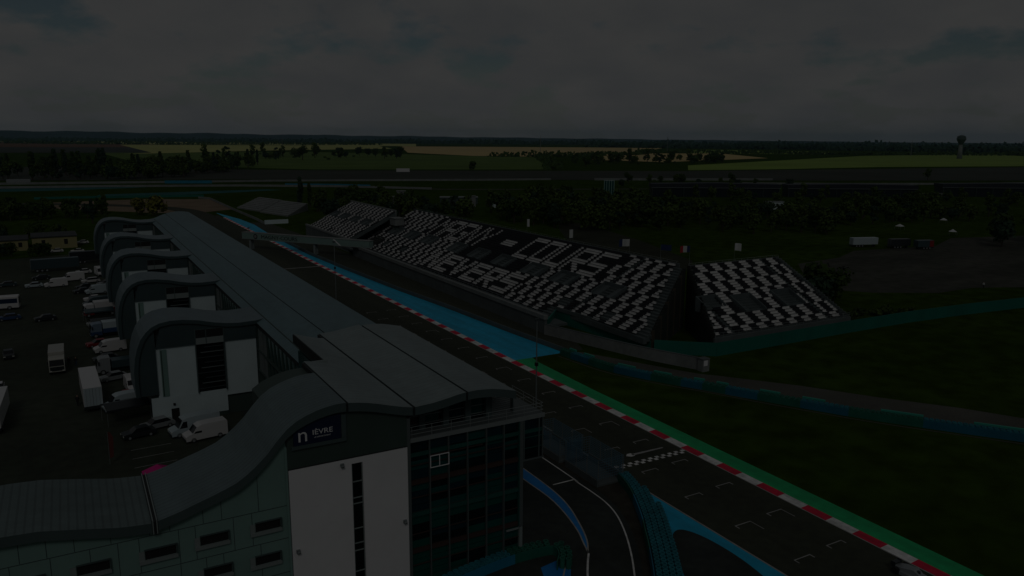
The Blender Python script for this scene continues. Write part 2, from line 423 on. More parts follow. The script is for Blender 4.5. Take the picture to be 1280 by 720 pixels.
# painted run-off
struct(flat('blue_runoff', [[(70.4, 122.5), (81.6, 122.5), (80.2, 140.6), (78.6, 170), (76.5, 196), (74.3, 238), (73.0, 276), (74, 335), (76.5, 385), (75.5, 415), (70.8, 455), (70.4, 455)]], blue_paint, 0.014).build('blue_runoff'))
struct(flat('green_verge', [[(70.4, 20), (73.3, 20), (73.3, 101), (73.8, 119.7), (74.4, 122.5), (70.4, 122.5)]], green_paint, 0.014).build('green_verge'))
isl_out = [(56.5, 20), (56.55, 46), (56.5, 70.2), (56.0, 67.5)] + smoothline([(56.0, 67.5), (53.8, 62.3), (51.3, 57.6), (48.8, 53.5), (46.0, 48.5), (42, 42), (36, 33)], 5)[1:] + [(38.5, 30)]
isl_in = [(43.5, 40)] + smoothline([(43.5, 40), (47.5, 49.6), (49.6, 53.1), (51.2, 55.8), (52.4, 57.3), (53.7, 57.8), (54.6, 56.6), (55.1, 54), (55.1, 50), (54.3, 45), (53, 38), (51, 30)], 4)[1:]
struct(flat('blue_runoff', [isl_out + isl_in], blue_paint, 0.018).build('blue_runoff'))
so = smoothline([(47.2, 100), (47.0, 82), (47.1, 79.1), (47.0, 72.6), (46.4, 68.2), (45.1, 64.0), (43.8, 60.8), (42.4, 58.6)], 5)
si = smoothline([(45.6, 100), (45.5, 82), (45.5, 76.4), (45.6, 71.2), (45.1, 67.1), (44.1, 63.0), (43.2, 60.6), (42.4, 58.5)], 5)
b = MB()
for i in range(len(so) - 1):
    b.face([(*so[i], 0.014), (*so[i + 1], 0.014), (*si[i + 1], 0.014), (*si[i], 0.014)], deep_blue_paint)
b.face([(36.8, 58.6, .014), (39.2, 59.0, .014), (39.4, 57.2, .014), (37.5, 54.5, .014), (35, 54, .014)], deep_blue_paint)
struct(b.build('pit_exit_paint'))

dl = smoothline([(51.4, 86), (51.6, 73), (51.6, 69.7), (51.3, 66.4), (50.4, 63.2), (48.8, 59.4), (46.6, 55.6), (44.2, 52), (40.6, 46.5)], 5)
dr = smoothline([(55.4, 86), (55.4, 73), (54.9, 69.7), (53.6, 66.0), (52.0, 62.6), (50.0, 59.2), (47.7, 55.5), (45.2, 51.8), (42, 47)], 5)
b = MB()
for i in range(len(dl) - 1): b.face([(*dl[i], .013), (*dl[i + 1], .013), (*dr[i + 1], .013), (*dr[i], .013)], mat('dirt', (.052, .048, .038), .95, var=.35, vscale=.5, spec=0.05))
struct(b.build('verge'))
# white and coloured markings
b = MB()
z = 0.02
ribbon(b, so, 0.16, z, worn_paint); ribbon(b, si, 0.16, z, worn_paint)
ribbon(b, smoothline([(42.4, 58.5), (41.1, 56.8), (39.6, 54.6), (37, 50)]), 0.2, z, white_paint)
ribbon(b, smoothline([(50.8, 330), (50.9, 160), (51.0, 82), (50.8, 73), (50.8, 69.7), (50.6, 66.6), (49.8, 63.5), (48.1, 59.8), (45.9, 56), (43.5, 52.4), (40, 47)]), 0.17, z, white_paint)
b.face([(47.8, 73.5, z), (50.8, 73.5, z), (50.8, 73.7, z), (47.8, 73.7, z)], white_paint)
ribbon(b, smoothline([(39.4, 60.2), (39.9, 59.3), (39.3, 58.0), (37.3, 55.6), (35, 53)]), 0.16, z, worn_paint)
b.face([(56.55, 20, z + .004), (56.75, 20, z + .004), (56.75, 335, z + .004), (56.55, 335, z + .004)], worn_paint)
b.face([(69.05, 20, z), (69.2, 20, z), (69.2, 335, z), (69.05, 335, z)], worn_paint)
# finish line, two rows of squares
n = 22
for i in range(n):
    for j in range(2):
        if (i + j) % 2 == 0:
            x0 = 56.9 + i * (12.1 / n)
            b.face([(x0, 73.3 + j * .52, z), (x0 + 12.1 / n, 73.3 + j * .52, z), (x0 + 12.1 / n, 73.82 + j * .52, z), (x0, 73.82 + j * .52, z)], white_paint)
# arrow-like bar before it
b.face([(61.9, 75.95, z), (67.1, 76.0, z), (67.1, 76.28, z), (61.9, 76.45, z)], worn_paint)
b.face([(60.9, 76.2, z), (61.4, 75.75, z), (62.0, 75.75, z), (62.2, 76.2, z), (62.0, 76.7, z), (61.4, 76.7, z)], white_paint)
# grid boxes
for k in range(-1, 17):
    Y = 47.5 + 7.95 * k
    for x0 in (59.5, 64.7):
        Yk = Y + (0.25 if x0 > 60 else -0.1)
        w = 2.35
        b.face([(x0, Yk, z), (x0 + w, Yk, z), (x0 + w, Yk + .13, z), (x0, Yk + .13, z)], worn_paint)
        b.face([(x0, Yk - .55, z), (x0 + .12, Yk - .55, z), (x0 + .12, Yk, z), (x0, Yk, z)], worn_paint)
        if k % 4 == 1:
            b.face([(x0 + w - .10, Yk - 1.9, z), (x0 + w, Yk - 1.9, z), (x0 + w, Yk, z), (x0 + w - .10, Yk, z)], worn_paint)
        else:
            b.face([(x0 + w - .12, Yk - .55, z), (x0 + w, Yk - .55, z), (x0 + w, Yk, z), (x0 + w - .12, Yk, z)], worn_paint)
b.face([(56.8, 247.5, z), (69, 247.5, z), (69, 248.3, z), (56.8, 248.3, z)], worn_paint)
# paddock bays
for k in range(9):
    y = 84 + k * 3.2
    b.face([(4.2, y, z), (9.2, y + .2, z), (9.2, y + .3, z), (4.2, y + .1, z)], worn_paint)
struct(b.build('track_markings'))

# kerb along the straight: real step, alternating colours
b = MB()
k = 0; y = 18.0
while y < 425:
    mt = red_paint if k % 2 == 0 else white_paint
    b.prism_y([(69.2, 0.0), (69.2, 0.03), (70.4, 0.10), (70.4, 0.0)], y, y + 3.35, mt)
    y += 3.35; k += 1
struct(b.build('kerb'))

# thin blue summer haze filling the air of the whole place
hz = bpy.data.materials.new('haze_air'); hz.use_nodes = True
ht = hz.node_tree; ht.nodes.clear()
hv = ht.nodes.new('ShaderNodeVolumePrincipled'); ho = ht.nodes.new('ShaderNodeOutputMaterial')
hv.inputs['Color'].default_value = (0.42, 0.72, 0.92, 1); hv.inputs['Density'].default_value = 3.0e-5; hv.inputs['Anisotropy'].default_value = 0.1
ht.links.new(hv.outputs[0], ho.inputs['Volume'])
b = MB(); b.box(-17100, 26100, -2100, 18600, -1, 260, hz)
struct(b.build('haze'), 'stuff')

# ================================================================== NEAR BUILDING
Yf = 61.5
PROF = [(-26, 12.2), (-16, 13.0), (-10, 13.4), (-6.3, 13.5), (-4.0, 13.35), (-1.4, 12.85), (1.2, 12.3), (3.4, 12.1), (5.2, 12.5), (6.8, 13.0), (8.3, 13.45), (9.9, 14.05), (11.15, 15.0), (12.0, 15.75), (12.85, 16.75), (13.65, 17.6), (14.4, 18.15), (15.1, 18.48), (16.1, 18.83), (17.3, 19.08), (18.3, 19.17), (19.3, 19.08), (20.4, 18.88), (21.5, 18.6), (22.8, 18.2), (23.9, 17.9), (24.9, 17.7), (26.8, 17.8), (28.2, 18.0), (29.6, 18.25), (31, 18.3), (32.5, 18.2), (34, 17.9), (35.3, 17.55)]
def pz(x, P=PROF):
    for (a, za_), (c, zb_) in zip(P[:-1], P[1:]):
        if a <= x <= c:
            t = (x - a) / (c - a)
            return za_ + (zb_ - za_) * t
    return P[-1][1]
def prof_pts(x0, x1, step=0.8, P=PROF):
    n = max(2, int((x1 - x0) / step)); return [(x0 + (x1 - x0) * i / n, pz(x0 + (x1 - x0) * i / n, P)) for i in range(n + 1)]
def sheet(b, pts, y0, y1, th, mt, edge):
    """curved roof slab following pts, with a fascia edge"""
    for (xa, za_), (xc, zc_) in zip(pts[:-1], pts[1:]):
        b.face([(xa, y0, za_), (xc, y0, zc_), (xc, y1, zc_), (xa, y1, za_)], mt)
        b.face([(xa, y0, za_ - th), (xc, y0, zc_ - th), (xc, y1, zc_ - th), (xa, y1, za_ - th)], edge)
        b.face([(xa, y0, za_), (xc, y0, zc_), (xc, y0, zc_ - th), (xa, y0, za_ - th)], edge)
        b.face([(xa, y1, za_), (xc, y1, zc_), (xc, y1, zc_ - th), (xa, y1, za_ - th)], edge)
    for x, zz in (pts[0], pts[-1]):
        b.face([(x, y0, zz), (x, y1, zz), (x, y1, zz - th), (x, y0, zz - th)], edge)

NB = thing('race_control_building', 'grey building nearest the camera with wave roof, white wall and corner glass tower', 'building', (14, 66, 0))
def nb(b, name, parent=None, **kw):
    o = b.build(name, None, **kw)
    p = parent or NB
    o.parent = p
    off = Vector((0, 0, 0)); q = p
    while q: off += q.location; q = q.parent
    for v in o.data.vertices: v.co -= off
    return o
FT = 0.78
b = MB(); sheet(b, prof_pts(-26, 3.3), Yf - .5, 70.8, FT, roof_strip_x, fascia_m); roofA = nb(b, 'roof')
b = MB(); sheet(b, [(x, z_ + .03) for x, z_ in prof_pts(3.75, 18.75)], Yf - .5, 70.7, FT, roof_strip_y, fascia_m); roofB = nb(b, 'roof')
b = MB(); b.box(3.3, 3.75, Yf - .48, 70.7, 11.2, 12.2, gutter_m); b.box(3.34, 3.42, Yf - .52, 70.75, 11.2, 12.32, light_sill); b.box(3.62, 3.7, Yf - .52, 70.75, 11.2, 12.34, light_sill); nb(b, 'gutter', roofB)
b = MB(); sheet(b, prof_pts(18.95, 24.75), Yf - .5, 75.2, FT, roof_light, fascia_m); nb(b, 'roof')
b = MB(); sheet(b, prof_pts(21.3, 24.75), 75.2, 88.5, FT, roof_light, fascia_m); nb(b, 'roof')
b = MB(); sheet(b, prof_pts(25.0, 30.0), Yf - .5, 91.0, FT, roof_light, fascia_m); nb(b, 'roof')
b = MB(); sheet(b, prof_pts(30.22, 35.3), Yf - .5, 90.5, FT, roof_light, fascia_m); nb(b, 'roof')
for x, y1 in ((18.85, 75), (24.87, 91), (30.11, 90.5)):
    b = MB(); zz = pz(x); b.box(x - .12, x + .12, Yf - .4, y1, zz - .85, zz - .10, gutter_m); nb(b, 'gutter')
# roof edge trim on the step behind
b = MB(); b.box(18.9, 21.4, 75.2, 75.36, 17.75, 18.95, light_sill); b.box(21.2, 21.32, 75.4, 88.6, 17.6, 18.6, gutter_m); nb(b, 'roof_edge')

# core volumes (walls behind the faces)
b = MB()
b.box(-26, 13.7, Yf + .25, 70.3, 0, 11.0, teal_panel)
pts = prof_pts(-26, 13.7)
b.prism_y([(13.7, 11.0), (-26, 11.0)] + [(x, z_ - .5) for x, z_ in pts], Yf + .25, 70.3, teal_panel)
nb(b, 'wing_body')
b = MB()
b.box(13.8, 24.3, Yf + .2, 75, 0, 13.9, white_panel)
b.prism_y([(24.3, 13.9), (13.8, 13.9)] + [(x, z_ - .6) for x, z_ in prof_pts(13.8, 24.3)], Yf + .2, 75, dark_panel)
b.box(22.5, 35.0, 75, 91, 0, 16.4, dark_panel)
b.box(24.5, 36.0, Yf + .6, 75, 0, 14.3, glass_dark)
nb(b, 'core')
# left facade skin with joints and slot windows
b = MB()
b.prism_y([(13.72, 0), (-26, 0)] + [(x, z_ - .7) for x, z_ in pts], Yf, Yf + .24, teal_panel)
nb(b, 'panel_wall')
b = MB()
for zz in (2.2, 4.9, 8.0, 10.9):
    b.box(-26, 13.6, Yf - .012, Yf - .004, zz - .03, zz + .03, joint_m)
rj = random.Random(5)
for x in [-24 + 2.05 * i for i in range(18)]:
    z0 = 0
    for z1 in (2.2, 4.9, 8.0, 10.9, min(pz(x) - .8, 16)):
        if z1 > z0 + .3 and x < 13.4:
            xs = x + rj.uniform(-.5, .5); b.box(xs - .025, xs + .025, Yf - .012, Yf - .004, z0 + .05, z1 - .05, joint_m)
        z0 = z1
nb(b, 'panel_joint')
wins = [(-1.9, .25, 9.45), (2.7, 4.9, 9.45), (6.7, 8.8, 9.55), (10.95, 12.95, 9.6), (6.8, 8.9, 6.7), (10.8, 12.8, 6.65), (2.7, 4.9, 6.55), (-1.9, .25, 6.5), (-6.2, -4, 9.4), (6.8, 8.9, 3.8), (10.8, 12.8, 3.8), (2.7, 4.9, 3.8)]
for x0, x1, zz in wins:
    b = MB(); b.box(x0, x1, Yf - .03, Yf - .015, zz - .42, zz + .34, black_m)
    w = nb(b, 'window')
    b = MB(); b.box(x0 - .45, x1 + .1, Yf - .22, Yf - .035, zz - .72, zz - .44, light_sill); b.box(x0 - .45, x0 - .05, Yf - .12, Yf - .035, zz - .44, zz + .3, light_sill)
    b.box(x1 + .03, x1 + .1, Yf - .2, Yf - .035, zz - .44, zz + .34, joint_m); b.box(x0 - .05, x1 + .1, Yf - .2, Yf - .035, zz + .35, zz + .42, joint_m)
    nb(b, 'sill', w)
# white wall
b = MB(); b.box(13.8, 19.15, Yf - .15, Yf + .19, 0, 13.95, white_wall); b.box(20.15, 24.3, Yf - .15, Yf + .19, 0, 13.95, white_wall); b.box(19.15, 20.15, Yf - .15, Yf + .19, 13.45, 13.95, white_wall)
nb(b, 'white_wall')
b = MB(); b.box(19.15, 20.15, Yf + .05, Yf + .1, 0, 13.45, glass_dark); w = nb(b, 'window')
b = MB()
for x in (19.17, 20.07): b.box(x, x + .06, Yf - .05, Yf + .04, 0, 13.44, light_sill)
for zz in (11.7, 10.2, 9.65, 7.3, 5.9, 5.2, 3.2, 2.4, 1.2): b.box(19.24, 20.06, Yf - .02, Yf + .04, zz - .05, zz + .05, light_sill)
nb(b, 'window_frame', w)
b = MB(); b.box(13.75, 24.3, Yf - .16, Yf + .18, 14.0, 14.06, gutter_m)
b.prism_y([(24.3, 14.06), (13.75, 14.06)] + [(x, z_ - .7) for x, z_ in prof_pts(13.75, 24.3)], Yf - .12, Yf + .18, dark_panel)
nb(b, 'dark_wall')
b = MB(); b.box(24.3, 24.62, Yf - .14, Yf + .25, 0, 16.6, mullion_m); nb(b, 'corner_column')
b = MB(); b.box(13.55, 13.74, Yf - .1, Yf + .2, 0, 16.0, teal_panel); nb(b, 'corner_column')
for x, zz in ((18.3, 13.55), (14.25, 6.65), (23.9, 6.95)):
    b = MB(); b.box(x - .16, x + .16, Yf - .34, Yf - .16, zz - .14, zz + .14, steel_m); b.tube((x, Yf - .36, zz), (x, Yf - .5, zz - .12), .12, .17, steel_m, 8); nb(b, 'wall_lamp', bevel=.02)
# sign
sg_t = [(x, min(pz(x) - .82, 18.2)) for x in (14.3, 15.3, 16.3, 17.3, 18.3)]
b = MB(); b.prism_y([(18.3, 16.05), (14.3, 16.05)] + sg_t, Yf - .3, Yf - .14, navy_m); sign = nb(b, 'sign')
b = MB(); b.box(14.1, 18.75, Yf - .34, Yf - .14, 15.72, 16.03, fascia_m); b.box(18.33, 18.75, Yf - .34, Yf - .14, 16.05, 18.1, fascia_m); nb(b, 'sign_frame', sign)
off = NB.location + sign.location
def stext(nm, s, size, x, zz, sx=1.0): return text(nm, s, size, letter_m, (x - off.x, Yf - .32 - off.y, zz), (R(90), 0, 0), sign, .01, sx)
stext('lettering', 'n', 1.8, 14.58, 16.34, 1.05)
stext('lettering', 'IÈVRE', 0.62, 15.84, 16.78, 1.16)
stext('lettering', 'LE DÉPARTEMENT', 0.14, 16.0, 16.5, 1.25)

# glass tower; its teal reflections are put into the pane colours
MX = [24.62, 26.55, 28.45, 30.4, 32.4, 34.3, 36.3]
FZ = [0.2, 3.3, 6.9, 10.05, 14.2]
gm = [glass_dark, glass_teal, glass_blue, glass_dark, glass_green]
rg = random.Random(11)
for fi in range(4):
    z0, z1 = FZ[fi], FZ[fi + 1]
    for i in range(6):
        b = MB()
        hh = (z1 - z0)
        y = Yf + .3
        x0, x1 = MX[i] + .02, MX[i + 1] - .02
        parts = 4
        for q in range(parts):
            za_ = z0 + .45 + (hh - .5) * q / parts; zb_ = z0 + .45 + (hh - .5) * (q + 1) / parts - .03
            if fi == 0: mt = glass_green if (i < 2 or q > 1) else rg.choice(gm)
            elif fi == 1: mt = glass_green if (q == 3 or (q == 0 and rg.random() < .5)) else rg.choice(gm)
            else: mt = rg.choice([glass_dark, glass_blue, glass_teal, glass_teal])
            b.face([(x0, y, za_), (x1, y, za_), (x1, y + rg.uniform(-.01, .01), zb_), (x0, y, zb_)], mt)
        b.box(x0, x1, y - .02, y + .1, z0 + .42, z0 + .45, slab_m)
        nb(b, 'glass_pane')
    b = MB(); b.box(24.62, 36.3, Yf + .1, Yf + .32, z0, z0 + .40, slab_m if fi % 2 else spandrel_m); b.box(24.62, 36.3, Yf + .12, Yf + .2, z0 + 1.85, z0 + 1.93, slab_m); nb(b, 'spandrel')
for fi, zz in ((3, 12.9),):
    b = MB(); b.box(24.62, 38.6, Yf + .06, Yf + .2, zz - .12, zz + .25, spandrel_m); b.box(26.6, 32, Yf + .04, Yf + .1, zz - .3, zz - .2, slab_m); nb(b, 'spandrel')
for x in MX[:-1]:
    b = MB(); b.box(x - .05, x + .05, Yf, Yf + .28, 0.2, 14.2, mullion_m); nb(b, 'mullion')
b = MB(); b.box(36.05, 36.42, Yf - .02, Yf + .4, 3.2, 14.2, mullion_m); nb(b, 'corner_column')
b = MB(); b.box(35.95, 36.04, Yf + .02, Yf + .36, 3.3, 14.2, spandrel_m); nb(b, 'corner_trim')
b = MB(); b.box(36.05, 36.4, Yf, Yf + .35, 0, 3.1, light_sill); b.box(34.6, 36.0, Yf + .02, Yf + .2, 2.95, 3.08, light_sill); nb(b, 'post')
# right hand overhanging bay
b = MB(); b.box(36.45, 38.7, Yf + .15, 67.5, 10.1, 14.2, glass_dark); bay = nb(b, 'bay')
b = MB()
for x in (36.5, 38.2, 38.62): b.box(x, x + .1, Yf + .03, Yf + .14, 10.1, 14.2, mullion_m)
for y in (Yf + .3, 64.5, 67.3): b.box(38.71, 38.8, y, y + .12, 10.1, 14.2, mullion_m)
b.box(36.45, 38.8, Yf + .02, 67.6, 9.95, 10.09, mullion_m)
for zz in (11.2, 12.3): b.box(36.62, 38.6, Yf + .08, Yf + .14, zz, zz + .08, spandrel_m)
nb(b, 'bay_frame', bay)
b = MB(); b.box(36.3, 36.44, Yf + .4, 75, 3.0, 14.2, glass_teal); nb(b, 'glass_pane')
# framed opening window
b = MB()
for x in (26.55, 27.45, 28.38): b.box(x, x + .07, Yf - .06, Yf - .005, 11.5, 12.55, letter_m)
for zz in (11.43, 12.55): b.box(26.55, 28.45, Yf - .06, Yf - .005, zz, zz + .07, letter_m)
nb(b, 'window_frame')
# deck and pavilion
b = MB(); b.box(24.62, 38.85, Yf + .05, 68, 14.2, 14.55, dark_concrete); deck = nb(b, 'deck')
b = MB()
for x in [24.9 + 1.95 * i for i in range(8)]: b.tube((x, Yf + .2, 14.55), (x, Yf + .2, 15.6), .03, .03, rail_m, 5)
for zz in (14.9, 15.25, 15.6): b.tube((24.7, Yf + .2, zz), (38.75, Yf + .2, zz), .025, .025, rail_m, 5); b.tube((38.75, Yf + .2, zz), (38.75, 67.9, zz), .025, .025, rail_m, 5)
for y in (63.5, 65.5, 67.8): b.tube((38.75, y, 14.55), (38.75, y, 15.6), .03, .03, rail_m, 5)
b.box(24.62, 38.85, Yf - .02, Yf + .04, 14.2, 14.62, rail_m)
nb(b, 'railing', deck)
b = MB(); b.box(24.8, 33.6, 63.6, 75, 14.56, 16.9, glass_dark); pav = nb(b, 'pavilion')
for x in (26.5, 28.9, 31.2, 33.4):
    b = MB(); b.box(x - .3, x + .3, 63.0, 63.55, 14.56, pz(x) - .96, fascia_m); nb(b, 'column', pav)
b = MB()
for x, mt in ((25.0, slab_m), (27.0, glass_teal), (29.4, glass_blue), (31.6, glass_teal)): b.box(x, x + 1.3, 63.42, 63.58, 15.0, 16.6, mt)
for zz in (15.1, 15.9): b.box(24.85, 33.1, 63.3, 63.38, zz, zz + .06, rail_m)
nb(b, 'window', pav)
b = MB()
for i in range(12): b.box(33.8, 36.1, 63.2 + .02 * i, 63.3 + .02 * i, 14.7 + .19 * i, 14.78 + .19 * i, steel_m)
b.box(33.7, 33.8, 63.1, 63.6, 14.56, 16.9, fascia_m); b.box(36.1, 36.2, 63.1, 63.6, 14.56, 16.9, fascia_m)
nb(b, 'louvre', pav)
# high level glazing facing the courtyard
b = MB(); b.box(22.3, 22.48, 75.4, 90.9, 6, 16.0, glass_teal); nb(b, 'glass_pane')

# ================================================================== PIT BUILDING with five waves
PB = thing('pit_building', 'very long pit building with a plain grey-green roof and five wave-topped wings', 'building', (29, 180, 0))
def pb(b, name, parent=None, **kw):
    o = b.build(name, None, **kw)
    p = parent or PB; o.parent = p
    off = Vector((0, 0, 0)); q = p
    while q: off += q.location; q = q.parent
    for v in o.data.vertices: v.co -= off
    return o
LR = [(22.9, 13.7), (24.5, 14.6), (26, 15.3), (27.6, 15.85), (29.5, 16.3), (31.5, 16.5), (33.3, 16.4), (35.0, 16.15)]
b = MB(); sheet(b, [p for p in LR if p[0] <= 27.6], 75.3, 284, .6, roof_teal, gutter_m); pb(b, 'roof')
b = MB(); sheet(b, [(27.75, 15.86), (29.5, 16.3), (31.5, 16.5), (33.3, 16.4), (35.0, 16.15)], 90.8, 284, .6, roof_teal, gutter_m); pb(b, 'roof')
b = MB(); b.box(27.6, 27.75, 90.9, 283.9, 15.2, 15.80, gutter_m); pb(b, 'gutter')
b = MB(); b.box(24, 34.3, 91.2, 283.5, 0, 14.0, dark_panel); b.box(24, 27.5, 91.2, 283.5, 14.0, 14.4, dark_panel); pb(b, 'core')
b = MB()
for k in range(32):
    y = 93 + k * 5.9
    b.box(34.31, 34.36, y, y + 4.6, 0.1, 3.6, steel_m); b.box(34.31, 34.35, y, y + 4.6, 5, 8, glass_dark); b.box(34.31, 34.35, y, y + 4.6, 9.5, 12.5, glass_dark)
pb(b, 'garage_doors')
# leaning glazed rear wall between the wings
fins = [118.1, 155.2, 192.9, 228.3, 276.5]
ends = [91.2] + [f + 9.5 for f in fins]
for a, c in zip(ends, fins + [283]):
    if c - a < 3: continue
    b = MB()
    b.face([(23.6, a, 0), (23.6, c, 0), (23.0, c, 13.0), (23.0, a, 13.0)], glass_teal)
    n = int((c - a) / 2.2)
    for i in range(n + 1):
        y = a + (c - a) * i / n
        b.box(22.9, 23.4, y - .05, y + .05, 0, 13.0, dark_panel)
    for zz in (3.2, 6.4, 9.6): b.box(22.85, 23.5, a, c, zz - .12, zz + .12, dark_panel)
    pb(b, 'glazed_wall')
FP = [(5.85, 4.6), (5.8, 6.5), (5.85, 8.6), (6.1, 10.4), (6.45, 11.7), (7.0, 13.0), (7.7, 13.95), (8.5, 14.65), (9.5, 15.1), (11, 15.35), (12.7, 15.3), (14.75, 15.0), (16.9, 14.45), (18.65, 14.15), (20.35, 14.02), (22.8, 14.1), (24.0, 14.3), (24.9, 14.6)]
def wave_wing(Y, k):
    dep = 9.2
    # front face: polygon with the white wall cut out below
    b = MB()
    th = 0.55
    for (xa, za_), (xc, zc_) in zip(FP[:-1], FP[1:]):
        b.face([(xa, Y - .5, za_), (xc, Y - .5, zc_), (xc, Y + dep, zc_), (xa, Y + dep, za_)], wing_roof_m)
    # fascia rim
    def inset(p, i):
        a = Vector(FP[max(i - 1, 0)]); c = Vector(FP[min(i + 1, len(FP) - 1)])
        d = (c - a).normalized(); return (p[0] + d.y * th, p[1] - d.x * th)
    ins = [inset(p, i) for i, p in enumerate(FP)]
    for i in range(len(FP) - 1):
        b.face([(FP[i][0], Y - .5, FP[i][1]), (FP[i + 1][0], Y - .5, FP[i + 1][1]), (ins[i + 1][0], Y - .5, ins[i + 1][1]), (ins[i][0], Y - .5, ins[i][1])], wing_face_m)
        b.face([(ins[i][0], Y - .5, ins[i][1]), (ins[i + 1][0], Y - .5, ins[i + 1][1]), (ins[i + 1][0], Y + dep, ins[i + 1][1]), (ins[i][0], Y + dep, ins[i][1])], wing_face_m)
        b.face([(FP[i][0], Y + dep, FP[i][1]), (FP[i + 1][0], Y + dep, FP[i + 1][1]), (ins[i + 1][0], Y + dep, ins[i + 1][1]), (ins[i][0], Y + dep, ins[i][1])], fascia_m)
    b.face([(5.85, Y - .5, 4.6), (5.85 + th, Y - .5, 4.6), (5.85 + th, Y + dep, 4.6), (5.85, Y + dep, 4.6)], fascia_m)
    wing = pb(b, 'wave_roof')
    b = MB()
    b.prism_y([(8.8, 4.6), (6.2, 4.6)] + [(x, zz) for x, zz in ins[2:] if x < 8.8] + [(8.8, 14.1)], Y - .2, Y + .3, wing_face_m)
    b.prism_y([(22.8, 11.4), (8.8, 11.4)] + [(x, zz) for x, zz in ins if 8.8 <= x <= 22.8] + [(22.8, 13.5)], Y - .2, Y + .3, wing_face_m)
    b.prism_y([(24.6, 9.5), (22.8, 9.5), (22.8, 13.5), (24.6, 13.9)], Y + .0, Y + .3, wing_face_m)
    pb(b, 'dark_face')
    b = MB()
    b.box(8.8, 14.1, Y + .05, Y + .35, 4.0, 11.4, white_panel); b.box(18.2, 22.75, Y + .05, Y + .35, 3.0, 11.4, white_panel)
    b.box(7.8, 18.2, Y + .03, Y + .36, 0.6, 4.0, white_panel)
    b.box(7.85, 18.15, Y + .1, Y + .36, 0, 0.6, dark_panel)
    pb(b, 'white_wall')
    b = MB(); b.box(9.35, 10.25, Y - .02, Y + .05, 4.1, 11.1, teal_panel); b.box(9.45, 9.6, Y - .04, Y - .02, 4.2, 11, dark_panel); pb(b, 'recess_panel')
    b = MB(); b.box(14.15, 18.15, Y + .15, Y + .3, 4.05, 11.4, glass_dark); b.box(14.2, 18.1, Y - .26, Y - .2, 12.3, 13.5, black_m); win = pb(b, 'window')
    b = MB()
    b.box(14.1, 14.25, Y - .3, Y + .1, 4.0, 13.6, fascia_m); b.box(18.05, 18.2, Y - .3, Y + .1, 4.0, 13.6, fascia_m); b.box(15.6, 15.72, Y - .3, Y - .2, 11.4, 13.6, fascia_m)
    b.box(14.25, 18.05, Y - .28, Y - .21, 11.35, 12.3, light_sill); b.box(14.25, 18.05, Y - .3, Y - .2, 13.5, 13.6, fascia_m)
    for i in range(9):
        zz = 4.5 + i * .78; b.box(14.3 + (i % 3) * .5, 18.0, Y + .0, Y + .14, zz, zz + .10, steel_m if i % 3 == 1 else dark_steel)
    pb(b, 'window_frame', win)
    b = MB(); b.box(6.4, 24, Y + .36, Y + dep - .1, 4.7, 11.2, wing_face_m); b.box(8.2, 23.5, Y + .4, Y + dep - .3, 0, 4.7, dark_panel); b.box(9, 24, Y + .36, Y + dep - .1, 11.2, 13.3, wing_face_m)
    pb(b, 'wing_body')
    if k == 0:
        b = MB(); b.box(10.3, 11.35, Y - .06, Y + .02, 0, 2.15, black_m); dr = pb(b, 'door')
        b = MB(); b.box(10.6, 10.9, Y - .2, Y + .02, 2.7, 2.95, black_m); pb(b, 'wall_lamp')
    b = MB()
    b.box(23.0, 25.8, Y - 6.0, Y - .6, 12.9, 13.5, gutter_m)
    for i in range(5):
        b.box(22.9, 23.6, Y - 5.6 + i * 1.05, Y - 5.45 + i * 1.05, 6.5, 13.0, steel_m)
    pb(b, 'louvre_bank')
for k, Y in enumerate(fins): wave_wing(Y, k)

# ================================================================== GRANDSTANDS
U1 = 1.075
UPPER = {
 'M': ["1....1", "11..11", "11..11", "1.11.1", "1.11.1", "1....1", "1....1", "1....1", "1....1", "1....1", "1....1"],
 'A': ["111111", "111111", "1....1", "1....1", "1....1", "111111", "111111", "1....1", "1....1", "1....1", "1....1"],
 'G': ["111111", "111111", "1.....", "1.....", "1.....", "1..111", "1..111", "1....1", "1....1", "111111", "111111"],
 'N': ["1....1", "11...1", "11...1", "1.1..1", "1.1..1", "1.1..1", "1..1.1", "1..1.1", "1...11", "1...11", "1....1"],
 'Y': ["1....1", "1....1", "1....1", ".1..1.", ".1..1.", "..11..", "..11..", "..1...", "..1...", "..1...", "..1..."],
 '-': ["......", "......", "......", "......", "111111", "111111", "111111", "......", "......", "......", "......"],
 'C': ["111111", "111111", "1.....", "1.....", "1.....", "1.....", "1.....", "1.....", "1.....", "111111", "111111"],
 'O': ["111111", "111111", "1....1", "1....1", "1....1", "1....1", "1....1", "1....1", "1....1", "111111", "111111"],
 'U': ["1....1", "1....1", "1....1", "1....1", "1....1", "1....1", "1....1", "1....1", "1....1", "111111", "111111"],
 'R': ["111111", "111111", "1....1", "1....1", "1....1", "111111", "111111", "1.11..", "1..11.", "1...11", "1....1"],
 'S': ["111111", "111111", "1.....", "1.....", "1.....", "111111", "111111", ".....1", ".....1", "111111", "111111"]}
LOWER = {
 'N': ["11...11", "111..11", "111..11", "1111.11", "11.1.11", "11.1111", "11..111", "11..111", "11...11"],
 'E': ["1111111", "1111111", "11.....", "1111111", "1111111", "11.....", "11.....", "1111111", "1111111"],
 'V': ["11...11", "11...11", "11...11", ".11.11.", ".11.11.", ".11.11.", "..111..", "..111..", "...1..."],
 'R': ["1111111", "1111111", "11...11", "11...11", "1111111", "111111.", "11.11..", "11..11.", "11...11"],
 'S': ["1111111", "1111111", "11.....", "1111111", "1111111", ".....11", ".....11", "1111111", "1111111"]}
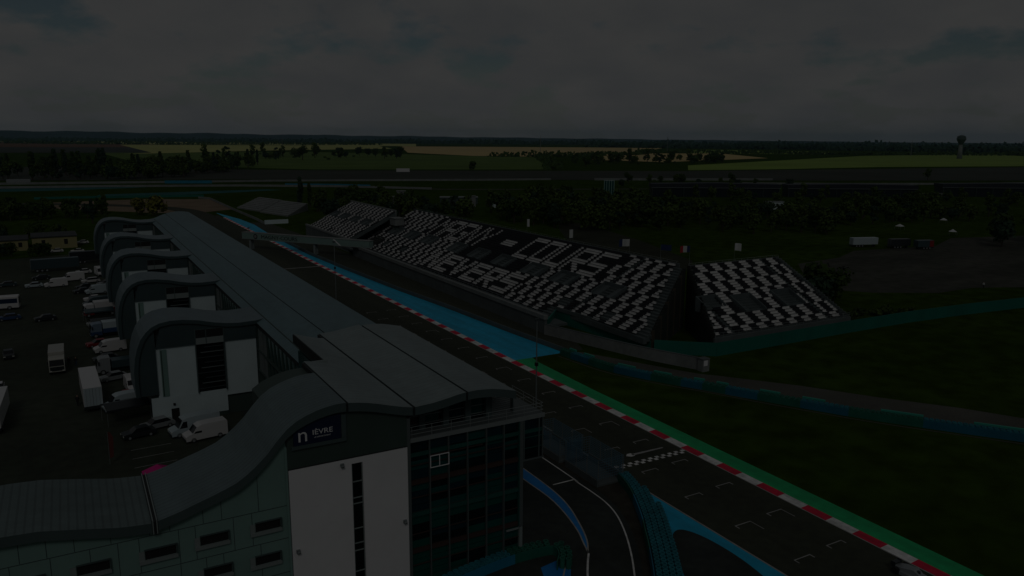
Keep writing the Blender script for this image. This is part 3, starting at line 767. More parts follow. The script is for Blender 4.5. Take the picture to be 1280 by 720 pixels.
# texts start at a multiple of the bench length so that strokes stay in one column
UP_T = [(c, round(231.8 / U1) - 7 * i) for i, c in enumerate('MAGNY')] + [('-', round(188.4 / U1))] + [(c, round(175.8 / U1) - 7 * i) for i, c in enumerate('COURS')]
LO_T = [(c, round(209.4 / U1) - 8 * i) for i, c in enumerate('NEVERS')]
def seat_B(r, y):
    X = 87 + .8 * r + .4; col = math.floor(y / U1)
    if 16 <= r <= 26:
        for ch, c0 in UP_T:
            if 0 <= c0 - 1 - col < 6: return UPPER[ch][26 - r][c0 - 1 - col] == '1'
        if 137.4 < y < 234.5: return False
    if 1 <= r <= 9:
        for ch, c0 in LO_T:
            if 0 <= c0 - 1 - col < 7: return LOWER[ch][9 - r][c0 - 1 - col] == '1'
        if 158 < y < 210: return False
    if 9 < r < 16 and 166 < y < 202: return False
    if r == 27 and 138 < y < 234: return False
    if r == 0 and 158 < y < 210: return False
    return (int((r + 1) // 4) + int(math.floor(col / 2))) % 2 == 0
def bench(b, T, w, mt):
    b.box(-w / 2, w / 2, -.18, .22, .36, .44, mt, T); b.box(-w / 2, w / 2, .20, .27, .44, .78, mt, T)
def build_stand(root, origin, rows, dr, rz_, row_range, colour, unit, voms, aisles, facing, base_z, edge=.3):
    """facing 'x': rows climb along +X, benches run along Y; 'y': rows climb along +Y"""
    bt = MB(); seats = []
    for r in range(rows):
        a0, a1 = row_range(r)
        d0 = r * dr; zt = base_z + rz_ * r
        if facing == 'x': bt.box(origin + d0, origin + d0 + dr - .002, a0, a1, 0 if r in (0, rows - 1) else zt - 1.2, zt, terrace_m)
        else: bt.box(a0, a1, origin + d0, origin + d0 + dr - .002, 0 if r in (0, rows - 1) else zt - 1.2, zt, terrace_m)
        i0 = math.ceil((a0 + edge) / unit)
        for i in range(i0, math.floor((a1 - .3) / unit)):
            a = (i + .5) * unit
            if any(abs(a - va) < vw / 2 and vr0 <= r <= vr1 for va, vw, vr0, vr1 in voms): continue
            if any(abs(a - q) < .65 for q in aisles): continue
            c = colour(r, a)
            p = Vector((origin + d0 + .45, a, zt)) if facing == 'x' else Vector((a, origin + d0 + .45, zt))
            seats.append((p, c))
    return bt, seats
def place_seats(root, seats, unit, rot):
    off = root.location
    seats.sort(key=lambda s: (s[0] - Vector((0, 0, H))).length)
    protos = {}
    for c in (True, False):
        b = MB(); bench(b, Matrix.Identity(4), unit - .06, seat_white if c else seat_black)
        me = b.build('seat'); protos[c] = me.data; bpy.data.objects.remove(me)
    for p, c in seats[:100]:
        o = bpy.data.objects.new('seat', protos[c]); COL.objects.link(o); o.parent = root
        o.location = p - off; o.rotation_euler = (0, 0, rot)
    b = MB(); Rm = Matrix.Rotation(rot, 4, 'Z')
    for p, c in seats[100:]:
        bench(b, Matrix.Translation(p - off) @ Rm, unit - .06, seat_white if c else seat_black)
    o = b.build('seats', root); o['kind'] = 'stuff'
def local(b, root, name, parent=None):
    o = b.build(name); o.parent = parent or root
    off = root.location.copy()
    if parent: off += parent.location
    for v in o.data.vertices: v.co -= off
    return o
# --- main stand
GB = thing('grandstand', 'long main grandstand beside the straight with big white letters laid out in black seats', 'grandstand', (98, 190, 0))
K = 1.06
def rangeB(r):
    x = r * .8
    lo = 137.0 if x < 2.2 else 108.0 + 12.5 * (x - 3.5) / 18
    return (max(lo, 108) * K, 265 * K)
vomB = [(y, 8.2, 11, 15) for y in (252, 238.5, 224.5, 204, 190, 176, 160.5, 147, 130)] + [(y, 7, 4, 6) for y in (245, 231, 140, 126)]
ZB = H - (H - 4.0) * K
bt, seats = build_stand(GB, 87 * K, 28, .8 * K, .4 * K, rangeB, lambda r, y: seat_B(r, y / K), 1.075 * K, [(v[0] * K, v[1] * K, v[2], v[3]) for v in vomB[:9]] + [(y * K, 4.5, 4, 6) for y in (246, 231, 138, 122)], [132.5 * K, 257.5 * K], 'x', ZB, 1.9)
local(bt, GB, 'terrace')
def vomitory_x(root, y, w, x0, z0, d):
    b = MB(); sl = lambda x: z0 + .5 * (x - x0)
    for y0 in (y - w / 2, y + w / 2 - .25):
        b.prism_y([(x0 - .1, z0 - .8), (x0 + d, z0 - .8), (x0 + d, sl(x0 + d) + .75), (x0 - .1, z0 + .75)], y0, y0 + .25, vom_m)
    b.box(x0 + d - .25, x0 + d - .01, y - w / 2 + .26, y + w / 2 - .26, z0 - .8, sl(x0 + d) + .72, vom_m)
    for y0 in (y - w / 2 + .26, y + w / 2 - 2.4):
        b.prism_y([(x0, z0 - .8), (x0 + d - .26, z0 - .8), (x0 + d - .26, sl(x0 + d) - .1), (x0, z0 + .25)], y0, y0 + 2.14, vom_m)
    b.box(x0 + .1, x0 + d - .26, y - w / 2 + 2.41, y + w / 2 - 2.41, z0 - .8, z0 - .2, dark_concrete)
    b.box(x0 + 1.6, x0 + d - .26, y - w / 2 + 2.41, y + w / 2 - 2.41, z0 - .19, z0 + .1, black_m)  # black slab stands in for the shade inside the opening
    local(b, root, 'entrance')
for v in vomB[:9]: vomitory_x(GB, v[0] * K, 7.9, (87 + .8 * 11) * K, ZB + .4 * 11 * K, 4.0)
place_seats(GB, seats, 1.075 * K, R(-90))
b = MB(); b.box(86.3, 86.95, 137.2, 266, 0, 3.1, dark_concrete); b.box(86.05, 86.98, 137.0, 266, 3.1, 4.0, concrete); b.box(87, 92.2, 137.2, 281, 1.2, 1.75, terrace_m); local(b, GB, 'front_wall')
b = MB(); b.box(116.02, 116.3, 129, 281, 6, 14.2, dark_concrete); local(b, GB, 'back_wall')
b = MB()
for zz in (4.4, 4.9): b.tube((86.5, 137.2, zz), (86.5, 265.8, zz), .03, .03, rail_m, 4)
for y in [138 + 2.6 * i for i in range(50)]: b.tube((86.5, y, 4), (86.5, y, 4.9), .03, .03, rail_m, 4)
local(b, GB, 'railing')
b = MB()
for zz in (15.4, 15.9): b.tube((116.1, 129.5, zz - 1.3), (116.1, 280.8, zz - 1.3), .03, .03, rail_m, 4)
for y in [130 + 3 * i for i in range(50)]: b.tube((116.1, y, 13.4), (116.1, y, 14.6), .03, .03, rail_m, 4)
local(b, GB, 'railing')
b = MB(); b.prism_z([(94.5, 145.4), (94.2, 145.4), (96.3, 114.1), (96.7, 114.4)], 2.75, 3.55, terrace_m); b.prism_z([(94.6, 145.2), (94.4, 145.2), (96.5, 114.5), (96.75, 114.6)], 0, 2.75, hoard_green)
b.prism_z([(86.99, 137.0), (94.4, 145.0), (94.4, 145.4), (86.99, 137.5)], 0, 3.0, hoard_green)
local(b, GB, 'hoarding')
b = MB()
for i in range(24):
    x = 96.8 + i * .8; y = 114.3 + (x - 96.0) * .66
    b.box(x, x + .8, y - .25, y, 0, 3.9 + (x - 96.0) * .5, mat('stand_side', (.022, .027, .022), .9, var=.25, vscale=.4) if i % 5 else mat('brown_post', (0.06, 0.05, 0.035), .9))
local(b, GB, 'end_wall')

# --- far stand
GA = thing('grandstand', 'far checkerboard grandstand beyond the stair gap, half behind the gantry bridge', 'grandstand', (97, 300, 0))
bt, seats = build_stand(GA, 88, 23, .8, .4, lambda r: (275.5, 329), lambda r, a: (int((r + 1) // 4) + int(math.floor(a / 1.075)) // 2) % 2 == 0, 1.075, [(y, 8, 10, 13) for y in (283, 296, 310, 322)], [302.5], 'x', 4.5)
local(bt, GA, 'terrace')
for y in (283, 296, 310, 322): vomitory_x(GA, y, 7.4, 88 + 8, 4.5 + 4, 3.2)
place_seats(GA, seats, 1.075, R(-90))
b = MB(); b.box(87.3, 87.95, 274, 332, 0, 4.3, dark_concrete); b.box(87.1, 87.97, 274, 332, 4.3, 5.0, concrete); local(b, GA, 'front_wall')
b = MB(); b.box(106.45, 106.8, 275.5, 329, 6, 14.6, concrete); b.box(89, 106.4, 274.9, 275.4, 0, 4, dark_concrete); local(b, GA, 'back_wall')
b = MB(); b.box(103.5, 107, 275.6 - 7, 273.9, 9.5, 12.0, concrete); b.box(103.3, 107.2, 268.4, 274.1, 12.0, 12.2, concrete); b.box(104, 106.5, 269.5, 273, 0, 9.5, dark_panel); local(b, GA, 'kiosk')
b = MB()
for i in range(14):
    x = 88.5 + i * 1.25; b.box(x, x + 1.25, 266.2, 274.4, 0, 2.2 + .42 * i, mat('stair_dark', (.03, .034, .03), .9))
local(b, GA, 'stair')

# --- stand at the end facing the camera side
GC = thing('grandstand', 'smaller checkerboard grandstand at the near end, turned to face the grass', 'grandstand', (126, 116, 0))
def rangeC(r): return (106.3 + r * .44, 145.2 - r * .02)
vomC = [(113.2, 5.5, 9, 12), (122.2, 6, 6, 11), (134.2, 6, 6, 11)]
bt, seats = build_stand(GC, 107, 25, .8, .4, rangeC, lambda r, a: (int((r + 2) // 4) + int(math.floor(a / 1.1)) // 2) % 2 == 0, 1.1, vomC, [111.5 + 0, 139.5], 'y', 3.5)
local(bt, GC, 'terrace')
for x, w, r0, r1 in vomC:
    z0 = 3.5 + .4 * r0; y0 = 107 + .8 * r0; d = (r1 - r0 + 1) * .8; ze = z0 + .5 * d
    b = MB()
    def px(x0, x1, prof, mt):
        i = len(b.v); n = len(prof); k = b.m(mt)
        b.v += [(x0, q[0], q[1]) for q in prof] + [(x1, q[0], q[1]) for q in prof]
        for j in range(n): b.f.append((i + j, i + (j + 1) % n, i + n + (j + 1) % n, i + n + j)); b.mi.append(k)
        b.f.append(tuple(i + j for j in range(n))); b.mi.append(k); b.f.append(tuple(i + n + j for j in range(n))[::-1]); b.mi.append(k)
    for xx in (x - w / 2, x + w / 2 - .25): px(xx, xx + .25, [(y0 - .1, z0 - .8), (y0 + d, z0 - .8), (y0 + d, ze + .75), (y0 - .1, z0 + .75)], vom_m)
    b.box(x - w / 2 + .26, x + w / 2 - .26, y0 + d - .25, y0 + d - .01, z0 - .8, ze + .72, vom_m)
    px(x - w / 2 + .26, x - w / 2 + 2.3, [(y0, z0 - .8), (y0 + d - .26, z0 - .8), (y0 + d - .26, ze - .4), (y0, z0 - .1)], terrace_m)
    b.box(x - w / 2 + 2.31, x + w / 2 - .26, y0, y0 + 1.2, z0 - .8, z0 + .3, vom_m)
    b.box(x - w / 2 + 2.31, x + w / 2 - .26, y0 + 1.21, y0 + d - .26, z0 - .8, z0 + .0, black_m)  # darkness of the passage, put in as a black box
    local(b, GC, 'entrance')
place_seats(GC, seats, 1.1, 0)
b = MB(); b.box(105.8, 145.6, 106.5, 106.98, 2.6, 3.5, dark_concrete); local(b, GC, 'front_wall')
b = MB()
for zz in (3.9, 4.4): b.tube((105.9, 106.7, zz), (145.5, 106.7, zz), .03, .03, rail_m, 4)
for i in range(20): b.tube((106 + 2.07 * i, 106.7, 3.5), (106 + 2.07 * i, 106.7, 4.4), .03, .03, rail_m, 4)
local(b, GC, 'railing')
b = MB()
b.tube((117, 127, 14.4), (145, 127, 14.4), .04, .04, rail_m, 4)
for i in range(15): b.tube((117 + 2 * i, 127, 13.2), (117 + 2 * i, 127, 14.4), .03, .03, rail_m, 4)
local(b, GC, 'railing')
b = MB()
for i in range(25):
    zt = 3.5 + .4 * i; y = 107 + .8 * i; x = 106.3 + .44 * i
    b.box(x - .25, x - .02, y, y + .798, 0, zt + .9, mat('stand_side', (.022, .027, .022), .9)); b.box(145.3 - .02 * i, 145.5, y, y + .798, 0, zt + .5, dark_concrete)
b.box(117, 145.3, 127.02, 127.3, 5, 14.0, dark_concrete)
local(b, GC, 'end_wall')

# --- bare stand far behind
GD = thing('grandstand', 'small pale bare concrete stand far away left of the trees', 'grandstand', (115, 490, 0))
b = MB()
for (p0, p1, p2, p3) in (((100.2, 415.8), (119.6, 448), (112, 478), (92, 446)), ((93, 450), (113, 482), (106, 512), (86, 480))):
    for i in range(8):
        t0 = i / 8; t1 = (i + 1) / 8
        q = lambda a, c, t: (a[0] + (c[0] - a[0]) * t, a[1] + (c[1] - a[1]) * t)
        b.prism_z([q(p0, p1, t0), q(p0, p1, t1), q(p3, p2, t1), q(p3, p2, t0)], 0, .8 + .45 * i, concrete)
local(b, GD, 'terrace')

# ================================================================== WALLS, FENCES, BARRIERS
b = MB()
wp = smoothline([(85.9, 136.7), (88.1, 127.9), (91.2, 115.9), (93.4, 109.0), (96.5, 101.3)], 5)
for (x0, y0), (x1, y1) in zip(wp[:-1], wp[1:]):
    b.prism_z([(x0, y0), (x1, y1), (x1 + .35, y1 + .12), (x0 + .35, y0 + .12)], 0, 2.25, concrete)
    b.prism_z([(x0 - .05, y0), (x1 - .05, y1), (x1 + .4, y1 + .12), (x0 + .4, y0 + .12)], 2.25, 2.35, dark_concrete)
wl = tag(b.build('concrete_wall'), 'curved grey concrete wall along the service road below the stand', 'wall')
b = MB(); b.box(95.2, 95.9, 102.55, 102.75, 1.3, 2.1, letter_m)
b2 = b
hut = thing('wall_end', 'end of the concrete wall with a white square on it', 'hut', (97.3, 100.2, 0))  # end block of the concrete wall, white square on its front
b = MB(); b.box(-1.0, .6, -.6, .8, 0, 2.3, concrete); b.box(-1.1, .7, -.7, .9, 2.3, 2.4, dark_concrete); b.build('wall', hut)
b = MB(); b.box(-.8, .1, -.65, -.61, 1.1, 2.1, letter_m); b.build('window', hut)

def wall_line(name, label, cat, pts, h, th, mt, cap=None, seg=None, mts=None):
    b = MB()
    for i, ((x0, y0), (x1, y1)) in enumerate(zip(pts[:-1], pts[1:])):
        d = Vector((x1 - x0, y1 - y0)).normalized(); q = Vector((-d.y, d.x)) * th / 2
        m_ = mts[i % len(mts)] if mts else mt
        b.prism_z([(x0 - q.x, y0 - q.y), (x1 - q.x, y1 - q.y), (x1 + q.x, y1 + q.y), (x0 + q.x, y0 + q.y)], 0, h, m_)
        if cap:
            q *= 1.3
            b.prism_z([(x0 - q.x, y0 - q.y), (x1 - q.x, y1 - q.y), (x1 + q.x, y1 + q.y), (x0 + q.x, y0 + q.y)], h, h + .12, cap)
    return tag(b.build(name), label, cat)
wall_line('green_fence', 'long solid green hoarding fence below the near grandstand and across the grass', 'fence', [(96.9, 113.8), (101.5, 109.8), (106, 106.2), (125, 106.2), (145.5, 106.3), (165, 106.0), (185, 104.6), (206, 102.2), (240, 97)], 2.7, .12, hoard_green)
wall_line('pit_wall', 'low grey pit wall running beside the straight', 'wall', [(55.6, 86), (55.6, 150), (55.6, 220), (55.6, 330)], 1.15, .3, concrete)
wall_line('guardrail', 'low grey guardrail wall along the far edge of the blue run-off', 'barrier', [(81.8, 123), (80.5, 140.6), (78.9, 170), (76.8, 196), (74.6, 238), (73.4, 276), (74.4, 333)], .95, .25, dark_concrete)
wall_line('concrete_barrier', 'far pale concrete barrier line beyond the straight, longest and lowest on the horizon side', 'barrier', [(-60, 808), (73, 780), (112, 772), (170, 764), (234, 743), (358, 697), (433, 680)], 1.9, .4, concrete)
wall_line('concrete_barrier', 'far pale concrete barrier nearer than the long one, bending to the right', 'barrier', [(-60, 748), (26, 733), (128, 698), (199, 653), (260, 590)], 1.8, .4, concrete)
wall_line('concrete_barrier', 'pale barrier at the right beside the ploughed field', 'barrier', [(470, 655), (560, 612), (640, 575)], 2.4, .4, concrete)
wall_line('concrete_barrier', 'thin pale barrier at far right below the dark field', 'barrier', [(560, 540), (640, 490), (760, 440), (900, 400)], 1.8, .3, concrete)
wall_line('concrete_barrier', 'pale wall beside the gravel trap leading to the straight', 'barrier', [(77.4, 571), (83, 560), (81.9, 472), (81.8, 406), (81.2, 386)], 1.3, .3, concrete)
wall_line('concrete_barrier', 'short white wall just beyond the end of the straight', 'barrier', [(81.2, 384), (92.5, 384)], 2.0, .4, white_panel)
wall_line('banner_wall', 'bright blue banner wall far away on the left', 'banner', [(77, 772), (115, 756)], 2.6, .3, belt_cyan)
wall_line('banner_wall', 'short blue banner wall far away behind the tall trees', 'banner', [(165, 690), (205, 662), (225, 640)], 2.2, .3, belt_cyan)
wall_line('banner_wall', 'low dark teal banner strip in front of the gravel', 'banner', [(-20, 606), (11, 603), (83, 585)], 1.6, .3, hoard_green)

# wrapped tyre barrier along the grass
tb = thing('tyre_barrier', 'long tyre barrier wrapped in alternating blue and green along the grass', 'barrier', (90, 90, 0))
tp = smoothline([(80.0, 121.5), (80.6, 116), (82.1, 107.1), (86.3, 97.4), (89.2, 92.2), (92, 86.5), (96.4, 78.1), (102.0, 68.2), (112.4, 53.2), (121, 41)], 3)
for i, ((x0, y0), (x1, y1)) in enumerate(zip(tp[:-1], tp[1:])):
    d = Vector((x1 - x0, y1 - y0)).normalized(); q = Vector((-d.y, d.x))
    if q.x < 0: q = -q
    mt = belt_blue if (i // 2) % 2 else belt_green
    b = MB(); b.prism_z([(x0, y0), (x1, y1), (x1 + q.x * 1.2, y1 + q.y * 1.2), (x0 + q.x * 1.2, y0 + q.y * 1.2)], 0, 1.15, mt)
    local(b, tb, 'barrier_block')
    b = MB()
    nn = max(2, int(Vector((x1 - x0, y1 - y0)).length / .7)); tm = tyre_green if mt is belt_green else tyre_teal
    for j in range(nn):
        t = (j + .5) / nn
        for s in (.32, .9): b.ring((x0 + (x1 - x0) * t + q.x * s, y0 + (y1 - y0) * t + q.y * s, 1.15), .3, .16, .16, tm, 8)
    if i % 5 in (1, 3): b.prism_z([(x0 + q.x * 1.25, y0 + q.y * 1.25), (x1 + q.x * 1.25, y1 + q.y * 1.25), (x1 + q.x * 1.6, y1 + q.y * 1.6), (x0 + q.x * 1.6, y0 + q.y * 1.6)], 1.2, 1.5, lid_green)
    local(b, tb, 'tyre_row')
b = MB(); ribbon(b, [(p[0] - .7, p[1] - .35) for p in tp], .35, .016, road_m); struct(b.build('kerb_strip'))

# tyre barrier at the pit exit
te = thing('tyre_barrier', 'curved pit exit barrier of stacked open teal tyres with a blue and green belt', 'barrier', (51, 60, 0))
lp = smoothline([(55.2, 70.6), (54.4, 67.8), (53.3, 65.3), (51.9, 62.6), (50.3, 59.8), (49.0, 57.8), (47.7, 55.7), (45.2, 52.0), (42, 47.5), (38.5, 42.5)], 6)
acc = 0; last = Vector(lp[0]); k = 0
dens = [Vector(lp[0])]
for p in lp[1:]:
    p = Vector(p)
    while (p - last).length >= .66:
        last = last + (p - last).normalized() * .66; dens.append(last.copy())
for i in range(len(dens) - 1):
    d = (dens[i + 1] - dens[i]).normalized(); q = Vector((-d.y, d.x))
    if q.x < 0: q = -q
    nrow = 2 + min(2, i // 6)
    b = MB()
    for j in range(nrow):
        c = dens[i] + q * (.55 + .64 * j)
        b.tube((c.x, c.y, 0.0), (c.x, c.y, .9), .29, .29, tyre_teal, 9)
        b.ring((c.x, c.y, .9), .31, .17, .2, tyre_teal, 9); b.face([(c.x + .16 * math.cos(a * .785), c.y + .16 * math.sin(a * .785), .91) for a in range(8)], black_m)
    local(b, te, 'tyre_stack')
    mt = [belt_green, belt_cyan, belt_green, belt_blue][(i // 9) % 4]
    a = dens[i]; c2 = dens[i + 1]
    b = MB(); b.prism_z([(a.x, a.y), (c2.x, c2.y), (c2.x + q.x * .12, c2.y + q.y * .12), (a.x + q.x * .12, a.y + q.y * .12)], 0, 1.15, mt)
    local(b, te, 'belt')
# tyre barrier at the foot of the tower
tf = thing('tyre_barrier', 'short tyre barrier in blue and green at the foot of the glass tower', 'barrier', (34, 60, 0))
fp = [Vector(p) for p in smoothline([(27, 59.2), (30, 59.9), (35, 60.5), (38.6, 60.3), (39.3, 59.8), (39.0, 58.6), (37.6, 57.0)], 5)]
dens = [fp[0]]; last = fp[0].copy()
for p in fp[1:]:
    while (p - last).length >= .62:
        last = last + (p - last).normalized() * .62; dens.append(last.copy())
for i in range(len(dens) - 1):
    d = (dens[i + 1] - dens[i]).normalized(); q = Vector((-d.y, d.x))
    tm = tyre_teal if dens[i].x < 34.5 and i < 14 else tyre_green
    b = MB()
    for j in range(2):
        c = dens[i] + q * (.35 + .62 * j); b.tube((c.x, c.y, 0), (c.x, c.y, .85), .28, .28, tm, 9); b.ring((c.x, c.y, .85), .3, .16, .2, tm, 9)
    local(b, tf, 'tyre_stack')
    b = MB(); a, c2 = dens[i], dens[i + 1]
    b.prism_z([(a.x, a.y), (c2.x, c2.y), (c2.x - q.x * .1, c2.y - q.y * .1), (a.x - q.x * .1, a.y - q.y * .1)], 0, 1.0, belt_cyan if (dens[i].x < 34.5 and i < 14) else belt_green)
    local(b, tf, 'belt')

# pit wall stands with debris fence
def debris(label, x0, x1, y0, y1, h):
    t = thing('debris_fence', label, 'fence', ((x0 + x1) / 2, (y0 + y1) / 2, 0))
    b = MB(); b.box(x1 - .3, x1, y0, y1, 0, 1.1, dark_concrete); b.box(x0, x0 + .25, y0, y1, 0, .9, dark_concrete); b.box(x0 + .26, x1 - .31, y0, y1, 0, .25, dark_concrete); local(b, t, 'wall')
    for xx in (x0 + .1, x1 - .12):
        b = MB(); n = int((y1 - y0) / 2)
        for i in range(n + 1):
            y = y0 + (y1 - y0) * i / n; b.tube((xx, y, .8), (xx, y, h), .05, .05, steel_m, 5)
        local(b, t, 'posts')
        b = MB(); n = int((y1 - y0) / .28)
        for i in range(n): y = y0 + (y1 - y0) * i / n; b.box(xx - .015, xx + .015, y, y + .04, 1.0, h, mesh_blue)
        for i in range(10): zz = 1.1 + (h - 1.1) * i / 9; b.box(xx - .017, xx + .017, y0, y1, zz - .03, zz + .03, mesh_blue)
        local(b, t, 'mesh_panel')
    for yy in (y0, y1):
        b = MB(); n = int((x1 - x0) / .3)
        for i in range(n + 1): x = x0 + (x1 - x0) * i / n; b.box(x, x + .03, yy - .012, yy + .012, .9, h, mesh_blue)
        for i in range(8): zz = 1.1 + (h - 1.1) * i / 7; b.box(x0, x1, yy - .012, yy + .012, zz - .02, zz + .02, mesh_blue)
        local(b, t, 'mesh_panel')
    return t
debris('fenced pit wall stand nearest the finish line, blue-grey wire mesh', 52.0, 55.9, 70.4, 77.3, 3.4)
debris('fenced pit wall stand beside the glass tower, farther from the finish line', 51.9, 55.6, 78.6, 85.6, 3.2)
b = MB()
for i in range(3):
    b.box(-.9, .9, -.35, .35, .3 + i * .42, .42 + i * .42, dark_steel)
b.box(-.9, -.8, -.35, .35, 0, 1.6, dark_steel); b.box(.8, .9, -.35, .35, 0, 1.6, dark_steel)
o = tag(b.build('marshal_box'), 'dark equipment rack on the kerb side by the pit wall', 'rack'); o.location = (56.0, 81.3, 0)

# ================================================================== GANTRY BRIDGE, POLES, FLAGS
gx = Vector((58, 300)); gy = Vector((89.5, 255.5)); gd = (gy - gx).normalized(); gl = (gy - gx).length; ga = math.atan2(gd.y, gd.x)
gb = thing('gantry_bridge', 'grey sign gantry bridge over the straight with dark lettering', 'bridge', (gx.x, gx.y, 0), ga)
b = MB(); b.box(-3, gl, -1.2, 1.2, 3.9, 6.2, mat('gantry_grey', (.20, .30, .27), .6, var=.08)); b.build('beam', gb)
b = MB(); b.box(-3.2, gl + .2, -1.3, 1.3, 6.2, 6.32, concrete); b.box(-3.1, gl, -1.3, -1.21, 3.8, 3.95, concrete); b.build('trim', gb)
for x in (0.4, 30.5):
    b = MB(); b.box(x - .35, x + .35, -.9, -.2, 0, 3.9, light_sill); b.box(x - .35, x + .35, .2, .9, 0, 3.9, light_sill); b.build('post', gb)
text('lettering', 'MAGNY-COURS', 1.9, black_m, (6.2, -1.24, 4.4), (R(90), 0, 0), gb, .02, 1.25)
b = MB(); b.tube((3.6, -1.22, 5.0), (3.6, -1.27, 5.0), .95, .95, black_m, 18); b.tube((3.6, -1.275, 5.0), (3.6, -1.29, 5.0), .62, .62, concrete, 18); b.build('emblem', gb)
b = MB(); b.face([(39, -1.22, 6.1), (39.8, -1.22, 6.1), (42.6, -1.22, 4.0), (41.8, -1.22, 4.0)], letter_m); b.build('stripe', gb)

def pole(x, y, h, label):
    t = thing('light_pole', label, 'pole', (x, y, 0))
    b = MB(); b.tube((0, 0, 0), (0, 0, h), .13, .07, steel_m, 8); b.build('mast', t)
    b = MB(); b.box(-.35, .35, -.12, .12, h - .25, h + .1, dark_steel); b.build('lamp_head', t)
    b = MB(); b.box(-.2, .2, -.2, .2, h * .55, h * .55 + .5, black_m); b.build('loudspeaker', t)
    b = MB(); b.box(-.28, .28, -.28, .28, 0, .4, concrete); b.build('base', t)
pole(57.0, 190.5, 15.5, 'slim steel light pole standing on the pit wall midway along the straight')
pole(57.2, 93.0, 15.5, 'slim steel light pole rising behind the glass tower by the kerb')
pole(57.5, 300, 8, 'short dark pole beside the left foot of the gantry bridge')

def flag(x, y, h, w, fh, mts, label, group=None, ang=0.5):
    t = thing('flag', label, 'flag', (x, y, 0), ang)
    b = MB(); b.tube((0, 0, 0), (0, 0, h), .07, .04, steel_m, 6); b.build('flagpole', t)
    b = MB(); n = 9
    for i in range(n):
        mt = mts[min(len(mts) - 1, i * len(mts) // n)]
        x0, x1 = i / n * w, (i + 1) / n * w
        yy = lambda q: .35 * math.sin(q * 2.1); dz = lambda q: -.10 * q * q / w
        b.face([(x0, yy(x0), h - fh + dz(x0)), (x1, yy(x1), h - fh + dz(x1)), (x1, yy(x1) + .04, h + dz(x1) * .6), (x0, yy(x0) + .04, h + dz(x0) * .6)], mt)
    b.build('cloth', t, smooth=True)
flag(157.0, 198.5, 9.4, 3.4, 2.3, [cloth_w, cloth_w, cloth_b], 'largest white flag, flying behind the middle of the main stand', ang=2.6)
flag(160.6, 187.3, 8.7, 3.6, 1.8, [cloth_b], 'dark blue flag between the big white flag and the red and white one', ang=-.4)
flag(166.5, 180.5, 8.8, 3.1, 2.0, [cloth_b, cloth_w, cloth_r], 'blue, white and red striped flag behind the stand', ang=2.7)
flag(180.5, 175.5, 9.3, 2.0, 2.3, [cloth_w], 'white flag farthest right, beyond the striped flag', ang=-.5)
flag(157.8, 265, 9.8, 1.1, 3.0, [cloth_w], 'narrow white banner flag farthest left in front of the trees', ang=-.3)
flag(155.5, 229, 9.5, 1.3, 3.0, [cloth_w], 'narrow white banner flag left of the biggest flag', ang=2.7)

# ================================================================== VEHICLES
def wheels(t, xs, half, r=.33, w=.22):
    for x in xs:
        for s in (-1, 1):
            b = MB(); b.tube((x, s * (half - w), r), (x, s * half, r), r, r, rubber, 12); o = b.build('wheel', t)
            b = MB(); b.tube((x, s * (half - .01), r), (x, s * (half + .012), r), r * .6, r * .55, P_silver, 10); b.build('rim', o)
def car(label, loc, rz, m_, L_=4.3, Wd=1.76, Hh=1.45, estate=False, cat='car'):
    t = thing('parked_car', label, cat, loc, rz); h = L_ / 2; w = Wd / 2
    b = MB()
    pr = [(-h, .3), (-h, .78), (-h + .2, .88), (-h + 1.1, .95), (h - .2, .98), (h, .75), (h, .3)]
    n = len(pr)
    for s in (-1, 1): b.face([(x, s * w, z_) for x, z_ in pr], m_)
    for i in range(n):
        a, c = pr[i], pr[(i + 1) % n]; b.face([(a[0], -w, a[1]), (c[0], -w, c[1]), (c[0], w, c[1]), (a[0], w, a[1])], m_)
    rear = h - (.15 if estate else .55)
    b.face([(-h + 1.75, -w * .8, Hh), (rear - .5, -w * .8, Hh), (rear - .5, w * .8, Hh), (-h + 1.75, w * .8, Hh)], m_)
    b.build('body', t)
    b = MB()
    lo = [(-h + 1.1, -w * .96, .95), (rear, -w * .96, .98), (rear, w * .96, .98), (-h + 1.1, w * .96, .95)]; hi = [(-h + 1.75, -w * .8, Hh - .01), (rear - .5, -w * .8, Hh - .01), (rear - .5, w * .8, Hh - .01), (-h + 1.75, w * .8, Hh - .01)]
    for i in range(4): b.face([lo[i], lo[(i + 1) % 4], hi[(i + 1) % 4], hi[i]], car_glass)
    b.build('windows', t)
    for s in (-1, 1):
        b = MB(); b.box(-h - .02, -h + .05, s * w * .8 - .18, s * w * .8 + .18, .58, .74, lamp_m); b.build('headlight', t)
    wheels(t, (-h + .8, h - .8), w)
    return t
